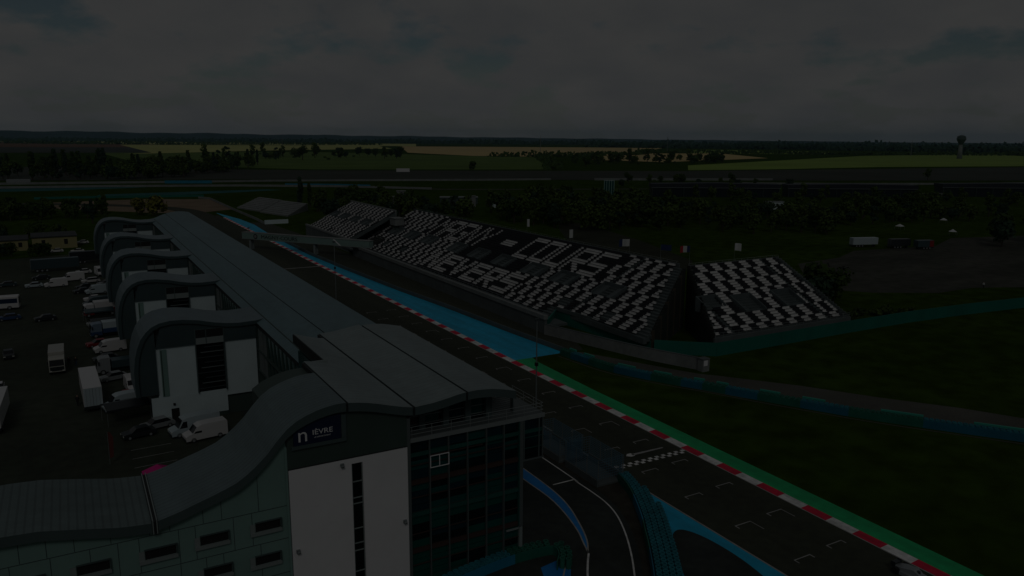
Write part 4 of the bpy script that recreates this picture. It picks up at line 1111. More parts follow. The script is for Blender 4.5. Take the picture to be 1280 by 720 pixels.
def van(label, loc, rz, m_, L_=5.6, Wd=2.0, Hh=2.4):
    t = thing('van', label, 'van', loc, rz); h = L_ / 2; w = Wd / 2
    pr = [(-h, .35), (-h - .02, .95), (-h + .25, 1.12), (-h + .95, 1.32), (-h + 1.55, Hh - .25), (-h + 2.1, Hh - .04), (-h + 3.2, Hh), (h - .1, Hh - .03), (h, Hh - .2), (h, .35)]
    b = MB(); n = len(pr)
    for s in (-1, 1): b.face([(x, s * w * (1 if z_ < 1.4 else .93), z_) for x, z_ in pr], m_)
    for i in range(n):
        a, c = pr[i], pr[(i + 1) % n]; wa = w * (1 if a[1] < 1.4 else .93); wc = w * (1 if c[1] < 1.4 else .93)
        b.face([(a[0], -wa, a[1]), (c[0], -wc, c[1]), (c[0], wc, c[1]), (a[0], wa, a[1])], m_)
    b.build('body', t)
    b = MB(); b.face([(-h + .93, -w * .88, 1.36), (-h + 1.5, -w * .84, Hh - .3), (-h + 1.5, w * .84, Hh - .3), (-h + .93, w * .88, 1.36)], car_glass)
    for v_ in range(4): b.v[v_] = (b.v[v_][0] - .03, b.v[v_][1], b.v[v_][2] + .03)
    b.build('windscreen', t)
    for s in (-1, 1):
        b = MB(); b.face([(-h + 1.05, s * (w + .005), 1.32), (-h + 2.1, s * (w + .005), 1.32), (-h + 2.1, s * (w * .95 + .005), Hh - .5), (-h + 1.6, s * (w * .95 + .005), Hh - .5)], car_glass); b.build('side_window', t)
        b = MB(); b.box(-h - .04, -h + .1, s * w * .78 - .2, s * w * .78 + .2, .75, .98, lamp_m); b.build('headlight', t)
    b = MB(); b.box(-h - .06, -h + .1, -w * .96, w * .96, .35, .62, P_dark); b.build('bumper', t)
    wheels(t, (-h + 1.0, h - 1.1), w, .36)
    return t
def lorry(label, loc, rz, cab_m, box_m, Lb=7.0, Hb=3.7, low=None, tractor=False):
    t = thing('lorry', label, 'lorry', loc, rz); w = 1.25
    b = MB(); pr = [(0, .55), (-.02, 1.6), (.25, 2.75), (.6, 3.0), (2.1, 3.05), (2.1, .55)]; n = len(pr)
    for s in (-1, 1): b.face([(x, s * w * .98, z_) for x, z_ in pr], cab_m)
    for i in range(n):
        a, c = pr[i], pr[(i + 1) % n]; b.face([(a[0], -w * .98, a[1]), (c[0], -w * .98, c[1]), (c[0], w * .98, c[1]), (a[0], w * .98, a[1])], cab_m)
    cab = b.build('cab', t)
    b = MB(); b.face([(-.05, -w * .9, 1.62), (.2, -w * .86, 2.65), (.2, w * .86, 2.65), (-.05, w * .9, 1.62)], car_glass); b.build('windscreen', cab)
    b = MB(); b.box(-.06, .0, -w * .85, w * .85, .75, 1.45, P_dark); b.build('grille', cab)
    for s in (-1, 1):
        b = MB(); b.box(-.07, .0, s * .95 - .17, s * .95 + .17, .62, .82, lamp_m); b.build('headlight', cab)
        b = MB(); b.box(.2, .4, s * (w + .12) - .08, s * (w + .12) + .08, 1.9, 2.5, P_dark); b.build('mirror', cab)
    b = MB(); b.box(2.3, 2.3 + Lb, -w, w, 1.05, Hb, box_m)
    b.build('cargo_box', t, bevel=.05)
    if low:
        b = MB(); b.box(2.28, 2.32 + Lb, -w - .02, w + .02, .95, 1.9, low); b.box(-.03, 2.12, -w - .0, w + .0, .56, 1.35, low); b.build('skirt', t)
    b = MB(); b.box(.3, 2.3 + Lb, -.5, .5, .5, 1.0, P_dark); b.build('chassis', t)
    wheels(t, (.9, Lb - .2, Lb + 1.1), w, .48, .3)
    return t
def trailer(label, loc, rz, m_, Lb=12.5, Hb=3.85, m2=None):
    t = thing('trailer', label, 'trailer', loc, rz); w = 1.27
    b = MB(); b.box(0, Lb, -w, w, .95, Hb, m_); b.build('box', t, bevel=.05)
    b = MB(); b.box(-.015, -.003, -w + .05, w - .05, 1.0, Hb - .08, m2 or m_); d = b.build('rear_doors', t)
    b = MB(); b.box(-.03, -.016, -.02, .02, 1.0, Hb - .1, P_dark)
    for y in (-.9, -.4, .4, .9): b.box(-.05, -.016, y - .02, y + .02, 1.05, Hb - .2, P_silver)
    b.build('lock_bars', d)
    b = MB(); b.box(-.05, .1, -w, w, .55, .9, P_dark); b.build('bumper', t)
    wheels(t, (1.6, 2.9, 4.2), w, .48, .3)
    b = MB(); b.box(Lb - 1.2, Lb - 1.0, -.9, .9, 0, .95, P_dark); b.build('landing_leg', t)
    return t
def bus(label, loc, rz):
    t = thing('coach', label, 'coach', loc, rz); w = 1.27; Lb = 12
    b = MB(); b.box(0, Lb, -w, w, .4, 3.3, P_white); b.build('body', t, bevel=.15)
    for s in (-1, 1):
        b = MB(); b.box(.3, Lb - .3, s * (w + .004) - .004, s * (w + .004) + .004, 1.6, 2.7, mat('bus_glass', (.012, .03, .07), .12)); b.build('side_window', t)
    b = MB(); b.box(-.012, -.003, -w * .9, w * .9, 1.3, 2.9, car_glass); b.build('windscreen', t)
    wheels(t, (2, Lb - 2.5), w, .5, .3)
    return t
D90 = R(90)
lorry('white box lorry standing alone in the open paddock facing the camera', (-4.4, 153.0, 0), D90, P_cream, P_cream, 6.3, 3.6)
trailer('big white trailer parked with its rear doors towards the camera', (0.55, 128.7, 0), R(92), P_white, 12.6, 3.9, P_ice)
van('pale white van nosing out beside the first wing', (4.5, 128.2, 0), R(12), P_ice, 5.6, 2.05, 2.6)
van('white high-roof van parked against the wall below the first wing', (12.6, 112.6, 0), R(9), P_ice, 6.6, 2.1, 2.7)
van('white van parked right beside the high-roof van, nearer the camera', (13.6, 109.6, 0), R(8), P_white, 5.6, 2.0, 2.4)
car('dark hatchback parked in the shade below the first wing', (5.6, 114.6, 0), R(10), P_dark)
car('grey saloon parked close to the wall left of the white vans', (8.2, 117.0, 0), R(15), P_silver, 4.5)
lorry('lorry with a white cab and a dark red lower body parked between two wings', (0.6, 201.0, 0), R(8), P_white, P_white, 6.0, 3.5, P_red)
lorry('blue and silver lorry parked one bay nearer than the red one', (1.4, 179.2, 0), R(6), P_steel, P_ice, 6.0, 3.2, P_blue)
van('red and white van half hidden behind the first wing', (6.4, 137.5, 0), R(95), P_white, 5.2, 2.0, 2.3)
car('small red car beside the big white trailer', (5.0, 132.8, 0), R(20), P_red, 3.9)
lorry('grey flatbed lorry parked behind the big white trailer', (1.6, 150.0, 0), R(4), P_silver, P_teal, 6.5, 2.4)
van('white van in the far row of parked vehicles', (-1.0, 255.5, 0), R(10), P_white, 5.8, 2.0, 2.5)
car('white estate car in the far row beside the white van', (3.4, 250.0, 0), R(15), P_white, 4.6, estate=True)
car('dark car in front of the far row of parked vehicles', (1.6, 240.0, 0), R(12), P_dark)
car('silver car at the right end of the far row', (7.0, 243.5, 0), R(25), P_silver)
van('white van standing upright against the fourth wing', (6.2, 262.0, 0), R(100), P_white, 5.4, 2.0, 2.6)
car('dark car on the left of the far row', (-9, 262, 0), R(5), P_dark, 4.6)
car('grey car in the far left of the paddock', (-17, 254, 0), R(5), P_teal, 4.6)
trailer('long dark teal trailer parked across the far end of the paddock', (-12, 277.5, 0), R(4), P_teal, 13.0, 3.9)
trailer('second dark trailer parked behind the teal one', (-1.5, 291, 0), R(4), P_dark, 13.0, 3.9)
bus('white coach with a blue window band at the left edge', (-12.6, 219.5, 0), R(176))
car('dark car driving alone across the paddock', (-7.0, 201.5, 0), R(8), P_dark, 4.3)
car('dark blue car just in front of the coach at the left edge', (-14.2, 206.0, 0), R(8), P_blue, 4.6)
trailer('white trailer cut off by the left edge of the picture', (-12.3, 124.5, 0), R(88), P_white, 12.0, 3.7)
car('white car parked below the middle of the yellow building', (-5.5, 323, 0), R(5), P_white)
car('white car parked right of the yellow building near the first trees', (1.1, 319, 0), R(3), P_white)
car('white car parked behind the right end of the yellow building', (3.2, 345, 0), R(5), P_white)
trailer('white box trailer in the car park behind the near stand', (266.3, 197.6, 0), R(-18), P_ice, 11, 3.6)
trailer('dark container trailer in the car park right of the white one', (276.5, 188.2, 0), R(-18), P_dark, 8.5, 3.6)
trailer('short grey trailer with a red end in the car park, rightmost of three', (289.5, 179.3, 0), R(162), P_teal, 7.0, 3.5, P_red)
b = MB(); b.box(.0, 1.8, -1.285, 1.285, 1.0, 3.4, P_red); rd = b.build('red_panel', bpy.context.scene.objects[[o.name for o in bpy.data.objects if o.get('label', '').startswith('short grey trailer')][0]])
extra = [('car', 'silver estate car tucked in beside the second wing', (3.2, 190.5, 0), 12, P_silver), ('van', 'white van parked right behind the red lorry', (4.6, 207.5, 0), 8, P_white),
    ('van', 'dark grey van two bays beyond the red lorry', (3.6, 213.5, 0), 8, P_teal), ('car', 'white hatchback in front of the third wing', (3.2, 221.0, 0), 10, P_white),
    ('van', 'pale van beside the white hatchback near the third wing', (4.4, 231.0, 0), 10, P_ice), ('car', 'dark estate car at the foot of the fourth wing', (1.0, 234.0, 0), 14, P_dark),
    ('car', 'red car between the blue lorry and the second wing', (2.6, 171.0, 0), 12, P_red), ('van', 'white van beside the blue lorry', (4.4, 165.5, 0), 9, P_white),
    ('car', 'dark car close behind the grey flatbed lorry', (3.4, 158.5, 0), 9, P_dark), ('car', 'silver car between the big trailer and the grey flatbed', (4.0, 145.0, 0), 15, P_silver),
    ('van', 'white van at the far left of the far row', (-5.2, 247.0, 0), 6, P_white), ('car', 'pale blue car in the far row left of the vans', (-10.5, 249.0, 0), 6, P_ice),
    ('car', 'white car behind the far row beside the teal trailer', (2.0, 268.0, 0), 4, P_white), ('car', 'dark car at the left edge halfway across the paddock', (-12.5, 170.0, 0), 95, P_dark),
    ('car', 'white car at the left edge beyond the white trailer', (-12.8, 147.0, 0), 92, P_white)]
for kind, lb, lc, rz, pm in extra:
    (car if kind == 'car' else van)(lb, lc, R(rz), pm)
def awning(label, loc, rz, w, d, mt):
    t = thing('awning', label, 'awning', loc, R(rz))
    b = MB(); b.face([(-w / 2, -d / 2, 2.5), (w / 2, -d / 2, 2.5), (w / 2, 0, 3.0), (-w / 2, 0, 3.0)], mt); b.face([(-w / 2, d / 2, 2.5), (w / 2, d / 2, 2.5), (w / 2, 0, 3.0), (-w / 2, 0, 3.0)], mt)
    for s_ in (-1, 1): b.face([(-w / 2, s_ * d / 2, 2.2), (w / 2, s_ * d / 2, 2.2), (w / 2, s_ * d / 2, 2.5), (-w / 2, s_ * d / 2, 2.5)], mt)
    b.build('cloth', t)
    for x in (-w / 2 + .1, w / 2 - .1):
        for y in (-d / 2 + .1, d / 2 - .1):
            b = MB(); b.tube((x, y, 0), (x, y, 2.5), .04, .04, steel_m, 6); b.build('leg', t)
awning('dark grey awning beside the pale van below the first wing', (4.6, 122.8, 0), 10, 6.0, 4.0, P_dark)
awning('dark awning next to the red lorry', (3.6, 195.8, 0), 8, 6.0, 3.6, P_teal)
awning('dark awning in front of the second wing beside the blue lorry', (4.0, 184.4, 0), 8, 5.0, 3.6, P_dark)
# single seater on the grid
f1 = thing('racing_car', 'white single-seater racing car on the straight at the bottom edge', 'racing car', (67.05, 39.2, 0), R(-88))
b = MB(); pr = [(-2.3, .55, .5), (-1.5, .75, .62), (-.4, .95, .45), (.2, .6, .35), (1.4, .42, .22), (2.6, .3, .1)]
for i in range(len(pr) - 1):
    (xa, ha, wa), (xb, hb_, wb) = pr[i], pr[i + 1]
    b.face([(xa, -wa, ha), (xb, -wb, hb_), (xb, wb, hb_), (xa, wa, ha)], P_silver)
    for s in (-1, 1): b.face([(xa, s * wa, .08), (xb, s * wb, .08), (xb, s * wb, hb_), (xa, s * wa, ha)], P_silver)
b.box(-1.6, .3, -.75, .75, .06, .42, P_silver)
b.build('body', f1)
b = MB(); b.box(2.2, 2.65, -.9, .9, .12, .2, P_dark); b.build('front_wing', f1)
b = MB(); b.box(-2.6, -2.15, -.5, .5, .78, .86, P_dark); b.box(-2.6, -2.15, -.53, -.5, .4, .95, P_dark); b.box(-2.6, -2.15, .5, .53, .4, .95, P_dark); b.build('rear_wing', f1)
b = MB(); b.tube((-.1, 0, .6), (-.1, 0, .92), .2, .14, P_dark, 10); b.build('helmet', f1)
for x, r in ((-1.9, .34), (1.6, .33)):
    for s in (-1, 1):
        b = MB(); b.tube((x, s * .62, r), (x, s * .95, r), r, r, rubber, 14); b.build('wheel', f1)

# ---- people in the paddock
def person(label, loc, rz, shirt, trousers, stride=.15):
    me = bpy.data.meshes.new('person')
    V = [((0, 0, .95), .16), ((0, 0, 1.2), .15), ((0, 0, 1.42), .17), ((0, 0, 1.52), .07), ((0, 0, 1.60), .09), ((.02, 0, 1.74), .085),
         ((0, .10, .86), .10), ((stride, .11, .48), .07), ((stride * .9, .11, .07), .05), ((stride * .9 + .16, .12, .04), .04),
         ((0, -.10, .86), .10), ((-stride * .4, -.11, .48), .07), ((-stride, -.11, .07), .05), ((-stride + .16, -.12, .04), .04),
         ((0, .21, 1.40), .07), ((-.05, .26, 1.12), .05), ((.06, .27, .88), .04), ((0, -.21, 1.40), .07), ((.05, -.26, 1.12), .05), ((.14, -.25, .9), .04)]
    Ed = [(0, 1), (1, 2), (2, 3), (3, 4), (4, 5), (0, 6), (6, 7), (7, 8), (8, 9), (0, 10), (10, 11), (11, 12), (12, 13), (2, 14), (14, 15), (15, 16), (2, 17), (17, 18), (18, 19)]
    me.from_pydata([v[0] for v in V], Ed, []); o = bpy.data.objects.new('person', me); COL.objects.link(o)
    md = o.modifiers.new('skin', 'SKIN'); sv = me.skin_vertices[0].data
    for i, v in enumerate(V): sv[i].radius = (v[1], v[1])
    sv[0].use_root = True
    o.modifiers.new('sub', 'SUBSURF').levels = 1
    bpy.context.view_layer.update()
    dg = bpy.context.evaluated_depsgraph_get()
    m2 = bpy.data.meshes.new_from_object(o.evaluated_get(dg)); bpy.data.objects.remove(o)
    skin = mat('skin', (.36, .22, .16), .6)
    m2.materials.clear()
    for q in (shirt, trousers, skin, mat('hair', (.03, .02, .015), .8)): m2.materials.append(q)
    for p in m2.polygons:
        zc_ = p.center.z
        p.material_index = 3 if zc_ > 1.72 else 2 if zc_ > 1.52 or (abs(p.center.y) > .2 and zc_ < .98) else 0 if zc_ > .95 else 1
    o = bpy.data.objects.new('person', m2); COL.objects.link(o); o.location = loc; o.rotation_euler = (0, 0, rz)
    tag(o, label, 'person'); return o
dk = mat('dark_clothing', (.02, .022, .025), .9); bl = mat('blue_clothing', (.03, .05, .1), .9)
person('person in dark clothes walking left across the paddock', (-2.6, 158, 0), R(100), dk, dk, .2)
person('person in dark clothes walking just right of another walker', (-1.5, 157.4, 0), R(95), dk, bl, .15)
person('person in dark clothes standing in front of the big white trailer', (-1.6, 133.0, 0), R(60), dk, dk, .08)
person('person in a pale shirt standing on the far car park', (224.5, 122.4, 0), R(0), cloth_w, dk, .1)

# pink canopy, red banner, stacked frames
t = thing('canopy', 'bright pink canopy tent peeping over the near roof', 'canopy', (6.2, 94.2, 0), R(4))
b = MB()
for i in range(4):
    a = [(-1.5, -1.5), (1.5, -1.5), (1.5, 1.5), (-1.5, 1.5)]; p, q = a[i], a[(i + 1) % 4]
    b.face([(*p, 2.5), (*q, 2.5), (0, 0, 3.6)], pink_m); b.face([(*p, 2.2), (*q, 2.2), (*q, 2.5), (*p, 2.5)], pink_m)
b.build('cloth', t)
for x in (-1.4, 1.4):
    for y in (-1.4, 1.4):
        b = MB(); b.tube((x, y, 0), (x, y, 2.5), .04, .04, steel_m, 6); b.build('leg', t)
t = thing('feather_banner', 'tall thin dark red banner standing in the open paddock', 'banner', (1.6, 106, 0))
b = MB(); b.tube((0, 0, 0), (0, 0, 4.4), .04, .03, steel_m, 6); b.build('pole', t)
b = MB(); b.prism_y([(.06, .8), (.5, 1.0), (.62, 3.6), (.3, 4.3), (.06, 4.4)], -.01, .01, mat('rust_cloth', (.13, .035, .03), .8)); b.build('cloth', t)
t = thing('barrier_stack', 'stack of leaning metal crowd barriers in the courtyard by the near roof', 'barriers', (19.5, 108, 0), R(20))
for i in range(6):
    b = MB()
    for k in range(9): b.tube((i * .3 + .25 * 0, -1 + k * .25, .1), (i * .3 + .4, -1 + k * .25, 1.3), .02, .02, P_steel, 5)
    for zz, xx in ((.1, 0), (1.3, .4)): b.tube((i * .3 + xx, -1, zz), (i * .3 + xx, 1, zz), .025, .025, P_ice, 5)
    b.build('barrier', t)

# ================================================================== BUILDINGS FAR AWAY
def house(name, label, cat, loc, rz, L_, Wd, h, wall_m, roof_m, pitched=0, wins_=6):
    t = thing(name, label, cat, loc, rz)
    b = MB(); b.box(-L_ / 2, L_ / 2, -Wd / 2, Wd / 2, 0, h, wall_m); b.build('wall', t)
    b = MB()
    if pitched:
        e = .4
        for s in (-1, 1): b.face([(-L_ / 2 - e, s * (Wd / 2 + e), h), (L_ / 2 + e, s * (Wd / 2 + e), h), (L_ / 2 + e, 0, h + pitched), (-L_ / 2 - e, 0, h + pitched)], roof_m)
        for s in (-1, 1): b.face([(s * L_ / 2, -Wd / 2, h), (s * L_ / 2, Wd / 2, h), (s * L_ / 2, 0, h + pitched)], wall_m)
    else:
        b.box(-L_ / 2 - .3, L_ / 2 + .3, -Wd / 2 - .3, Wd / 2 + .3, h, h + .35, roof_m)
    b.build('roof', t)
    for i in range(wins_):
        x = -L_ / 2 + L_ * (i + .5) / wins_
        b = MB(); b.box(x - .6, x + .6, -Wd / 2 - .04, -Wd / 2 - .01, h * .35, h * .8, black_m); b.build('window', t)
    return t
house('garage_building', 'long low building with a yellowish front and flat dark roof, right half', 'building', (-6.2, 342, 0), R(2), 14.5, 16, 4.3, plaster_yel, roof_dark, 0, 2)
house('garage_building', 'low yellowish building with a dark roof beside the longer one', 'building', (-19.5, 341, 0), R(2), 9.5, 16, 3.8, plaster_yel, roof_dark, 0, 2)
house('garage_building', 'small cream building at the left edge beyond the paddock', 'building', (-27, 325, 0), R(0), 7, 9, 4.4, plaster_yel, roof_dark, 0, 2)
house('white_hut', 'small white hut at the left edge beside the grass', 'hut', (-34, 430, 0), 0, 9, 6, 4, white_panel, concrete, 0, 2)
house('white_building', 'pale two-part building above the far grandstand', 'building', (187, 470, 0), R(-25), 16, 8, 4.2, plaster_yel if False else concrete, concrete, 0, 3)
house('white_tower', 'small pale tower block standing on the building above the far stand', 'building', (188, 476, 0), R(-25), 5.5, 5, 7.5, concrete, concrete, 0, 0)
house('low_building', 'low dark building with a grey roof behind the far stand', 'building', (218, 452, 0), R(-25), 24, 9, 4.2, dark_panel, steel_m, 0, 5)
house('white_silo', 'white upright container beside the low dark building', 'container', (216, 428, 0), R(-20), 3.0, 3.0, 6.5, concrete, concrete, 0, 0)
house('white_house', 'small white house between the trees behind the lettered stand', 'house', (228, 418, 0), R(-20), 6, 6, 4, white_panel, white_panel, 2, 1)
# round-tower like pale glass block
t = thing('striped_tower', 'narrow pale green striped glass block standing among the trees', 'building', (294, 394, 0), R(-35))
b = MB(); b.box(-3.2, 3.2, -3, 3, 0, 16, glass_teal); b.build('core', t)
for i in range(5):
    b = MB(); b.box(-3.3 + i * 1.5, -2.8 + i * 1.5, -3.25, -3.02, 4, 17, teal_panel); b.build('fin', t)
b = MB(); b.box(-4.5, 4.5, -4, -3.3, 0, 4, dark_concrete); b.build('base', t)
# hospitality pavilions: long dark roofs on posts
def pavilion(label, p0, p1, depth, h):
    a = math.atan2(p1[1] - p0[1], p1[0] - p0[0]); Lp = math.hypot(p1[0] - p0[0], p1[1] - p0[1])
    t = thing('hospitality_pavilion', label, 'pavilion', (*p0, 0), a)
    b = MB(); b.prism_y([(0, h - 2.6), (Lp, h - 2.6), (Lp, h), (Lp * .5, h + .7), (0, h)], 0, depth, navy_roof); b.build('roof', t)
    b = MB(); b.box(.5, Lp - .5, .8, depth - .5, 0, h - 2.6, mat('pav_glass', (.012, .018, .024), .3)); b.build('wall', t)
    for i in range(9):
        b = MB(); x = .8 + (Lp - 1.6) * i / 8; b.box(x - .18, x + .18, .1, .45, 0, h - 2.6, dark_panel); b.build('post', t)
    b = MB(); b.box(-.2, Lp + .2, -.15, -.02, h - 2.9, h - 2.62, steel_m); b.build('gutter', t)
    return t
pavilion('dark long pavilion with a low roof, leftmost of three', (372, 447), (452, 398), 14, 9.5)
pavilion('dark long pavilion with a low roof, middle of three', (462, 400), (545, 352), 14, 9.0)
pavilion('dark long pavilion with a low roof, rightmost of three', (575, 352), (660, 300), 14, 9.5)
house('white_container', 'white striped container in the trees below the middle pavilion', 'container', (372, 332, 0), R(-30), 11, 4, 4.5, white_panel, steel_m, 0, 4)
wall_line('banner_wall', 'two pale striped boards between the dark pavilions', 'banner', [(536, 372), (596, 342)], 2.6, .3, concrete)
for k, (x, y, lb) in enumerate(((340, 227, 'small white marquee on the far lawn, leftmost of three'), (387.5, 235, 'small white marquee on the far lawn, farthest back'), (341, 202, 'low small white marquee on the far lawn, nearest'))):
    t = thing('marquee', lb, 'tent', (x, y, 0), R(20 * k))
    b = MB(); s = 1.5
    for i in range(4):
        a = [(-s, -s), (s, -s), (s, s), (-s, s)]; p, q = a[i], a[(i + 1) % 4]; b.face([(*p, 1.6), (*q, 1.6), (0, 0, 2.7)], cloth_w)
    b.build('cloth', t)
    for x_ in (-s, s):
        for y_ in (-s, s): b = MB(); b.tube((x_, y_, 0), (x_, y_, 1.6), .05, .05, steel_m, 5); b.build('leg', t)
# water tower on the horizon
t = thing('water_tower', 'mushroom shaped water tower on the right horizon', 'water tower', (1880, 1118, 0)); t.scale = (1.02, 1.02, 1.4)
b = MB(); b.tube((0, 0, 0), (0, 0, 27), 6, 3.4, concrete, 14); b.build('shaft', t, smooth=True)
b = MB(); b.tube((0, 0, 24), (0, 0, 33), 4, 10.5, dark_panel, 16); b.tube((0, 0, 33), (0, 0, 38), 10.5, 9, dark_panel, 16); b.tube((0, 0, 38), (0, 0, 40), 9, 3, dark_panel, 16); b.build('tank', t)
# lattice masts
for k, (x, y, h, lb) in enumerate(((1210, 1960, 52, 'thin pale mast above the wheat field'), (1690, 1960, 55, 'thin lattice mast right of the wheat field'), (2040, 1350, 44, 'thin mast left of the water tower'), (560, 2350, 46, 'thin mast on the horizon left of the hedges'))):
    t = thing('mast', lb, 'mast', (x, y, 0))
    b = MB(); b.tube((0, 0, 0), (0, 0, h), .8, .35, concrete, 5); b.build('shaft', t)
    b = MB(); b.box(-3.5, 3.5, -.3, .3, h * .8, h * .82, concrete); b.build('crossarm', t)
trailer('white lorry trailer on the road beside the far left barrier', (-46, 814, 0), R(-5), P_silver, 18, 4.2)
trailer('white box trailer in the meadow beyond the far barrier', (352, 905, 0), R(-20), P_white, 16, 5)

# ================================================================== TREES
def crown_mesh(seed, h, rad, kind, lf, n, cs):
    r = random.Random(seed); b = MB()
    lobes = []
    if kind == 'poplar':
        for i in range(6): lobes.append((Vector((r.uniform(-.2, .2) * rad, r.uniform(-.2, .2) * rad, h * (.25 + .13 * i))), rad * (.75 - .09 * abs(i - 2)), 1.5))
    elif kind == 'bush':
        for i in range(6): a = r.uniform(0, 6.28); lobes.append((Vector((math.cos(a) * rad * .5, math.sin(a) * rad * .5, h * r.uniform(.3, .65))), rad * r.uniform(.4, .6), .8))
    elif kind == 'ragged':
        for i in range(14):
            a = r.uniform(0, 6.28); z_ = r.uniform(.2, .92); q = r.uniform(.25, .85) * rad * (1.05 - z_ * .7)
            lobes.append((Vector((math.cos(a) * q, math.sin(a) * q, h * z_)), rad * r.uniform(.2, .46), r.uniform(.6, 1.0)))
    else:
        for i in range(11):
            a = r.uniform(0, 6.28); q = r.uniform(.1, .6) * rad
            lobes.append((Vector((math.cos(a) * q, math.sin(a) * q, h * r.uniform(.28, .84))), rad * r.uniform(.42, .62), r.uniform(.8, 1.1)))
    for i in range(n):
        c, lr, sq = r.choice(lobes)
        d = Vector((r.gauss(0, 1), r.gauss(0, 1), r.gauss(0, 1))).normalized()
        p = c + Vector((d.x, d.y, d.z * sq)) * lr * (r.random() ** .4)
        if p.z < .3: p.z = .3
        nrm = (d + Vector((r.gauss(0, .6), r.gauss(0, .6), r.gauss(0, .6) + .35))).normalized()
        u = nrm.orthogonal().normalized(); w = nrm.cross(u); s = cs * r.uniform(.6, 1.3); t = r.uniform(0, 6.28)
        e1 = u * math.cos(t) + w * math.sin(t); e2 = -u * math.sin(t) + w * math.cos(t)
        b.face([p + e1 * s, p + e2 * s * .7, p - e1 * s * .9, p - e2 * s * .8], lf)
    return b
def tree_proto(seed, h, rad, kind, lf, n=620, cs=.85):
    t = bpy.data.objects.new('tree', None); COL.objects.link(t)
    b = crown_mesh(seed, h, rad, kind, lf, n, cs); b.build('crown', t)
    b = MB(); r = random.Random(seed)
    b.tube((0, 0, 0), (0, 0, h * .5), h * .025 + .06, h * .014, bark, 7)
    if kind != 'bush':
        for i in range(5):
            a = i * 1.26 + r.random(); z0 = h * (.25 + .05 * i)
            b.tube((0, 0, z0), (math.cos(a) * rad * .55, math.sin(a) * rad * .55, z0 + h * .25), h * .011, h * .004, bark, 5)
    b.build('trunk', t)
    return t
protos = {'dark': [tree_proto(1, 13, 5.0, 'round', leaf[0]), tree_proto(2, 15, 5.6, 'round', leaf[0], 480), tree_proto(3, 11, 4.6, 'round', leaf[3])],
          'mid': [tree_proto(4, 12, 5.2, 'round', leaf[1]), tree_proto(5, 14, 5.0, 'round', leaf[1])],
          'wide': [tree_proto(16, 9.5, 6.4, 'round', leaf[1], 680), tree_proto(18, 10.5, 5.8, 'ragged', leaf[0], 560, .8)],
          'ragged': [tree_proto(17, 16, 4.4, 'ragged', leaf[1], 560, .8), tree_proto(19, 12.5, 4.0, 'ragged', leaf[3], 480, .8)],
          'olive': [tree_proto(6, 9, 5.0, 'round', leaf[2])],
          'poplar': [tree_proto(7, 18, 2.6, 'poplar', leaf[0]), tree_proto(8, 20, 2.4, 'poplar', leaf[3])],
          'bush': [tree_proto(9, 3.2, 2.4, 'bush', leaf[1], 220, .5), tree_proto(10, 4, 3, 'bush', leaf[0], 260, .55)]}
used = set()
QUEUE = []
def put(kind, x, y, sc, label, group=None):
    QUEUE.append((kind, x, y, sc, label, group))
def plant(kind, x, y, sc, label, group=None):
    p = random.choice(protos[kind])
    if p.name in used: o = dup(p, (x, y, 0), random.uniform(0, 6.28), None, None, sc)
    else:
        used.add(p.name); o = p; o.location = (x, y, 0); o.rotation_euler = (0, 0, random.uniform(0, 6.28)); o.scale = (sc,) * 3
    for key in ('label', 'category', 'group'):
        if key in o: del o[key]
    o['label'] = label; o['category'] = 'bush' if kind == 'bush' else 'tree'
    if group: o['group'] = group
    return o
def inpoly(x, y, P):
    c = False; n = len(P)
    for i in range(n):
        (x0, y0), (x1, y1) = P[i], P[(i + 1) % n]
        if (y0 > y) != (y1 > y) and x < (x1 - x0) * (y - y0) / (y1 - y0) + x0: c = not c
    return c
def scatter(P, n, kinds, s0, s1, label, group, mind=4.0, jit=None):
    xs = [p[0] for p in P]; ys = [p[1] for p in P]; got = []; tries = 0
    while len(got) < n and tries < n * 60:
        tries += 1
        x, y = random.uniform(min(xs), max(xs)), random.uniform(min(ys), max(ys))
        if inpoly(x, y, P) and all((x - a) ** 2 + (y - c) ** 2 > mind * mind for a, c in got):
            got.append((x, y)); put(random.choice(kinds), x, y, random.uniform(s0, s1), label, group)
scatter([(108, 345), (120, 420), (121, 455), (150, 470), (185, 430), (195, 385), (165, 345), (130, 336)], 62, ['dark', 'ragged', 'mid', 'wide'], .7, 1.0, 'dark leafy tree in the dense clump behind the far grandstand', 'trees behind the far grandstand')
put('poplar', 119, 462, .95, 'tall narrow dark poplar left of the tree clump, taller of the pair'); put('poplar', 127, 470, .8, 'narrow dark poplar standing right beside the taller one')
put('poplar', 124, 440, .7, 'shorter poplar in front of the tall pair')
scatter([(185, 335), (205, 400), (250, 420), (290, 380), (285, 320), (240, 285), (212, 280), (200, 300)], 92, ['dark', 'ragged', 'mid', 'wide'], .75, 1.1, 'dark leafy tree in the belt behind the lettered grandstand', 'trees behind the main grandstand', 5)
scatter([(228, 290), (290, 352), (400, 300), (470, 250), (430, 230), (330, 250), (290, 228), (240, 258)], 118, ['dark', 'ragged', 'mid', 'wide'], .55, .9, 'leafy tree in the belt right of the path behind the stands', 'trees right of the path', 5)
scatter([(350, 420), (440, 390), (545, 340), (650, 280), (600, 255), (480, 290), (380, 360)], 60, ['ragged', 'mid', 'wide', 'bush'], .5, .85, 'tree in front of the dark pavilions', 'trees by the pavilions', 7)
scatter([(318, 172), (345, 185), (400, 160), (380, 130), (330, 140)], 9, ['dark', 'dark'], .9, 1.25, 'big dark tree at the right edge beyond the car park', 'trees at the right edge', 8)
for i, (x, y, s) in enumerate(((160, 127, .75), (164, 131, .85), (168, 128.5, .7), (172, 133, .6))): put('dark', x, y, s, 'dark round tree in the clump right behind the near grandstand', 'trees by the near grandstand')
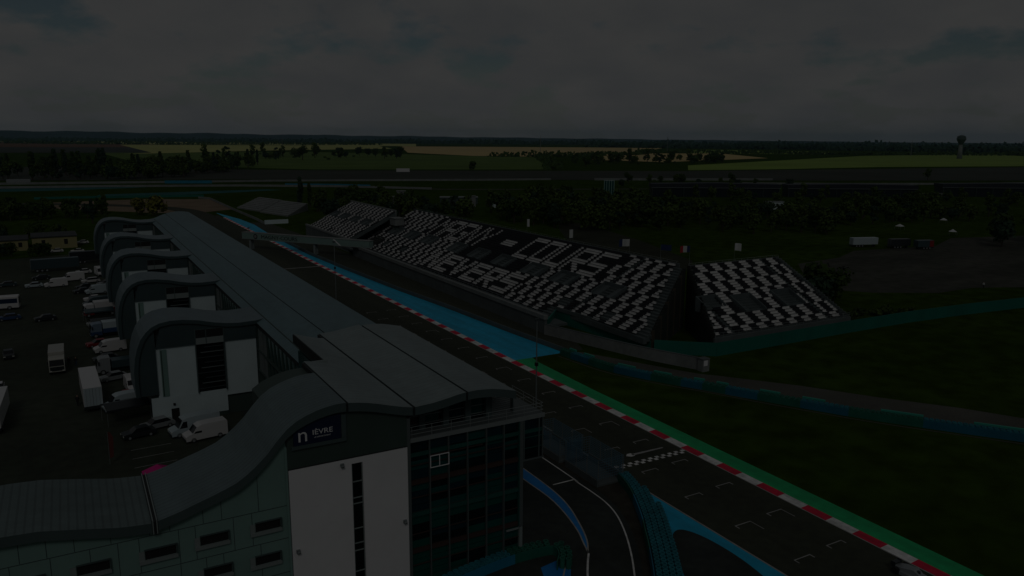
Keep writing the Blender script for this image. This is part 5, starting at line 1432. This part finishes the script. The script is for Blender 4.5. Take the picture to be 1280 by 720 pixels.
for i in range(9): put('bush', 152 + i * 3.2 + random.uniform(-1, 1), 117 + random.uniform(-2, 2) - i * .4, random.uniform(.5, .9), 'low bush on the bank behind the green fence', 'bushes behind the green fence')
put('olive', 40, 450, 1.15, 'yellowish olive tree beyond the last wing'); put('olive', 33, 462, .95, 'smaller olive tree left of the yellowish one')
put('poplar', 14, 418, .8, 'dark poplar left of the last wing, taller of two'); put('poplar', 9, 424, .6, 'dark poplar left of the last wing, shorter of two')
scatter([(-60, 455), (10, 452), (16, 480), (-50, 500)], 40, ['dark', 'dark', 'mid'], .5, .8, 'dark tree in the row between the lawn and the far run-off', 'trees beyond the left lawn', 3.5)
scatter([(-30, 312), (-8, 312), (-6, 320), (-30, 322)], 9, ['dark', 'mid'], .28, .45, 'small dark tree in front of the yellow building', 'trees by the yellow building', 2.0)
scatter([(-40, 372), (-5, 368), (2, 385), (-40, 392)], 10, ['mid', 'dark'], .3, .5, 'small tree behind the yellow building', 'trees behind the yellow building', 3)
scatter([(-100, 860), (100, 850), (265, 1180), (250, 1310), (80, 1020), (-100, 990)], 125, ['dark', 'ragged', 'mid', 'wide', 'poplar'], 1.0, 1.55, 'dark tree in the far left wood below the brown field', 'trees of the far left wood', 8)
for i, (x, y, s) in enumerate(((-12, 880, 1.35), (-9, 905, 1.5), (62, 900, 1.3), (68, 930, 1.2), (40, 900, 1.1))): put('poplar', x, y, s, 'tall dark poplar rising above the far left wood', 'poplars of the far left wood')
scatter([(200, 1500), (560, 1450), (760, 1790), (620, 1900), (260, 1750)], 46, ['dark', 'ragged', 'wide', 'bush'], 1.2, 2.2, 'dark tree in the hedgerows of the far meadow', 'trees of the far meadow', 16)
scatter([(745, 1150), (1000, 1330), (1180, 1180), (1000, 1020), (800, 1050)], 60, ['dark', 'ragged', 'wide', 'bush'], 1.0, 1.8, 'dark tree in the hedge right of the far meadow', 'trees right of the meadow', 12)
put('dark', 457, 905, 1.05, 'lone round tree on the far meadow edge'); put('dark', 690, 985, 1.2, 'lone dark tree on the meadow, right of the other lone tree'); put('mid', 812, 515, .95, 'lone bush-like tree at the edge of the dark field on the right')
scatter([(395, 560), (480, 600), (640, 560), (560, 470), (430, 500)], 16, ['dark', 'mid'], .5, .85, 'tree beside the pale barrier behind the pavilions', 'trees beside the pale barrier', 10)
# the 288 largest in the picture are things of their own, the rest of the woods is one mass
QUEUE.sort(key=lambda q: (0 if q[5] is None or q[0] == 'bush' else 1, math.hypot(q[1], q[2]) / q[3]))
for q in QUEUE[:288]: plant(*q)
b = MB(); rw = random.Random(9)
for kind, x, y, sc, label, group in QUEUE[288:]:
    p = rw.choice(protos[kind]); T = Matrix.Translation((x, y, 0)) @ Matrix.Rotation(rw.uniform(0, 6.28), 4, 'Z') @ Matrix.Scale(sc, 4)
    for c in p.children:
        me = c.data; i0 = len(b.v); b.v += [tuple(T @ v.co) for v in me.vertices]
        for f in me.polygons: b.f.append(tuple(i0 + k for k in f.vertices)); b.mi.append(b.m(me.materials[f.material_index]))
o = b.build('woodland'); o['kind'] = 'stuff'; o['label'] = 'dark woods and hedges spread over the far fields'
# far woods reading as one mass
def wood(name, label, pts, h, n, depth, seed, lf=leaf[3]):
    r = random.Random(seed); b = MB()
    tot = [0]
    for a, c in zip(pts[:-1], pts[1:]): tot.append(tot[-1] + (Vector(c) - Vector(a)).length)
    for i in range(n):
        s = r.uniform(0, tot[-1]); k = max(j for j in range(len(tot)) if tot[j] <= s); k = min(k, len(pts) - 2)
        p = Vector(pts[k]).lerp(Vector(pts[k + 1]), (s - tot[k]) / (tot[k + 1] - tot[k]))
        hh = h * (.55 + .45 * abs(math.sin(s * .013) * math.sin(s * .0041 + 1))) * r.uniform(.7, 1.15)
        q = Vector((p.x + r.uniform(-depth, depth), p.y + r.uniform(-depth, depth), hh * r.random() ** .7))
        sz = h * r.uniform(.22, .45); nrm = Vector((r.gauss(0, .6), -1 + r.gauss(0, .5), r.gauss(0, .6) + .6)).normalized()
        u = nrm.orthogonal().normalized(); w = nrm.cross(u)
        b.face([q + u * sz, q + w * sz * .8, q - u * sz, q - w * sz * .7], lf)
    o = b.build(name); o['kind'] = 'stuff'; o['label'] = label; return o
wood('distant_wood', 'dark line of distant woods below the hills', [(-1500, 8600), (700, 8000), (2300, 6600), (3600, 5200), (4600, 3900), (5200, 2700)], 38, 5200, 140, 1)
wood('distant_wood', 'distant hedges and woods on the right horizon', [(2450, 3400), (2950, 2600), (3000, 1900), (2900, 1450), (2900, 1200)], 26, 2600, 60, 2)
wood('distant_wood', 'hedges between the far fields', [(1600, 1880), (1900, 1750), (2100, 1520), (2420, 1330), (2700, 1250)], 13, 1500, 22, 3, leaf[0])
wood('distant_wood', 'scrubby hedge beside the wheat field', [(880, 1640), (1010, 1560), (1350, 1700), (1650, 2000)], 13, 900, 22, 4, leaf[0])
wood('distant_wood', 'hedge closing the far meadow on the right', [(950, 1540), (800, 1270), (640, 1000), (580, 905)], 9, 700, 12, 6, leaf[0])
wood('distant_wood', 'hedge line above the brown field', [(-300, 5600), (200, 5000), (900, 5200), (1700, 4700)], 22, 1500, 60, 5, leaf[0])
for k, ps in protos.items():
    for p in ps:
        if p.name not in used:
            for c in list(p.children): bpy.data.objects.remove(c)
            bpy.data.objects.remove(p)
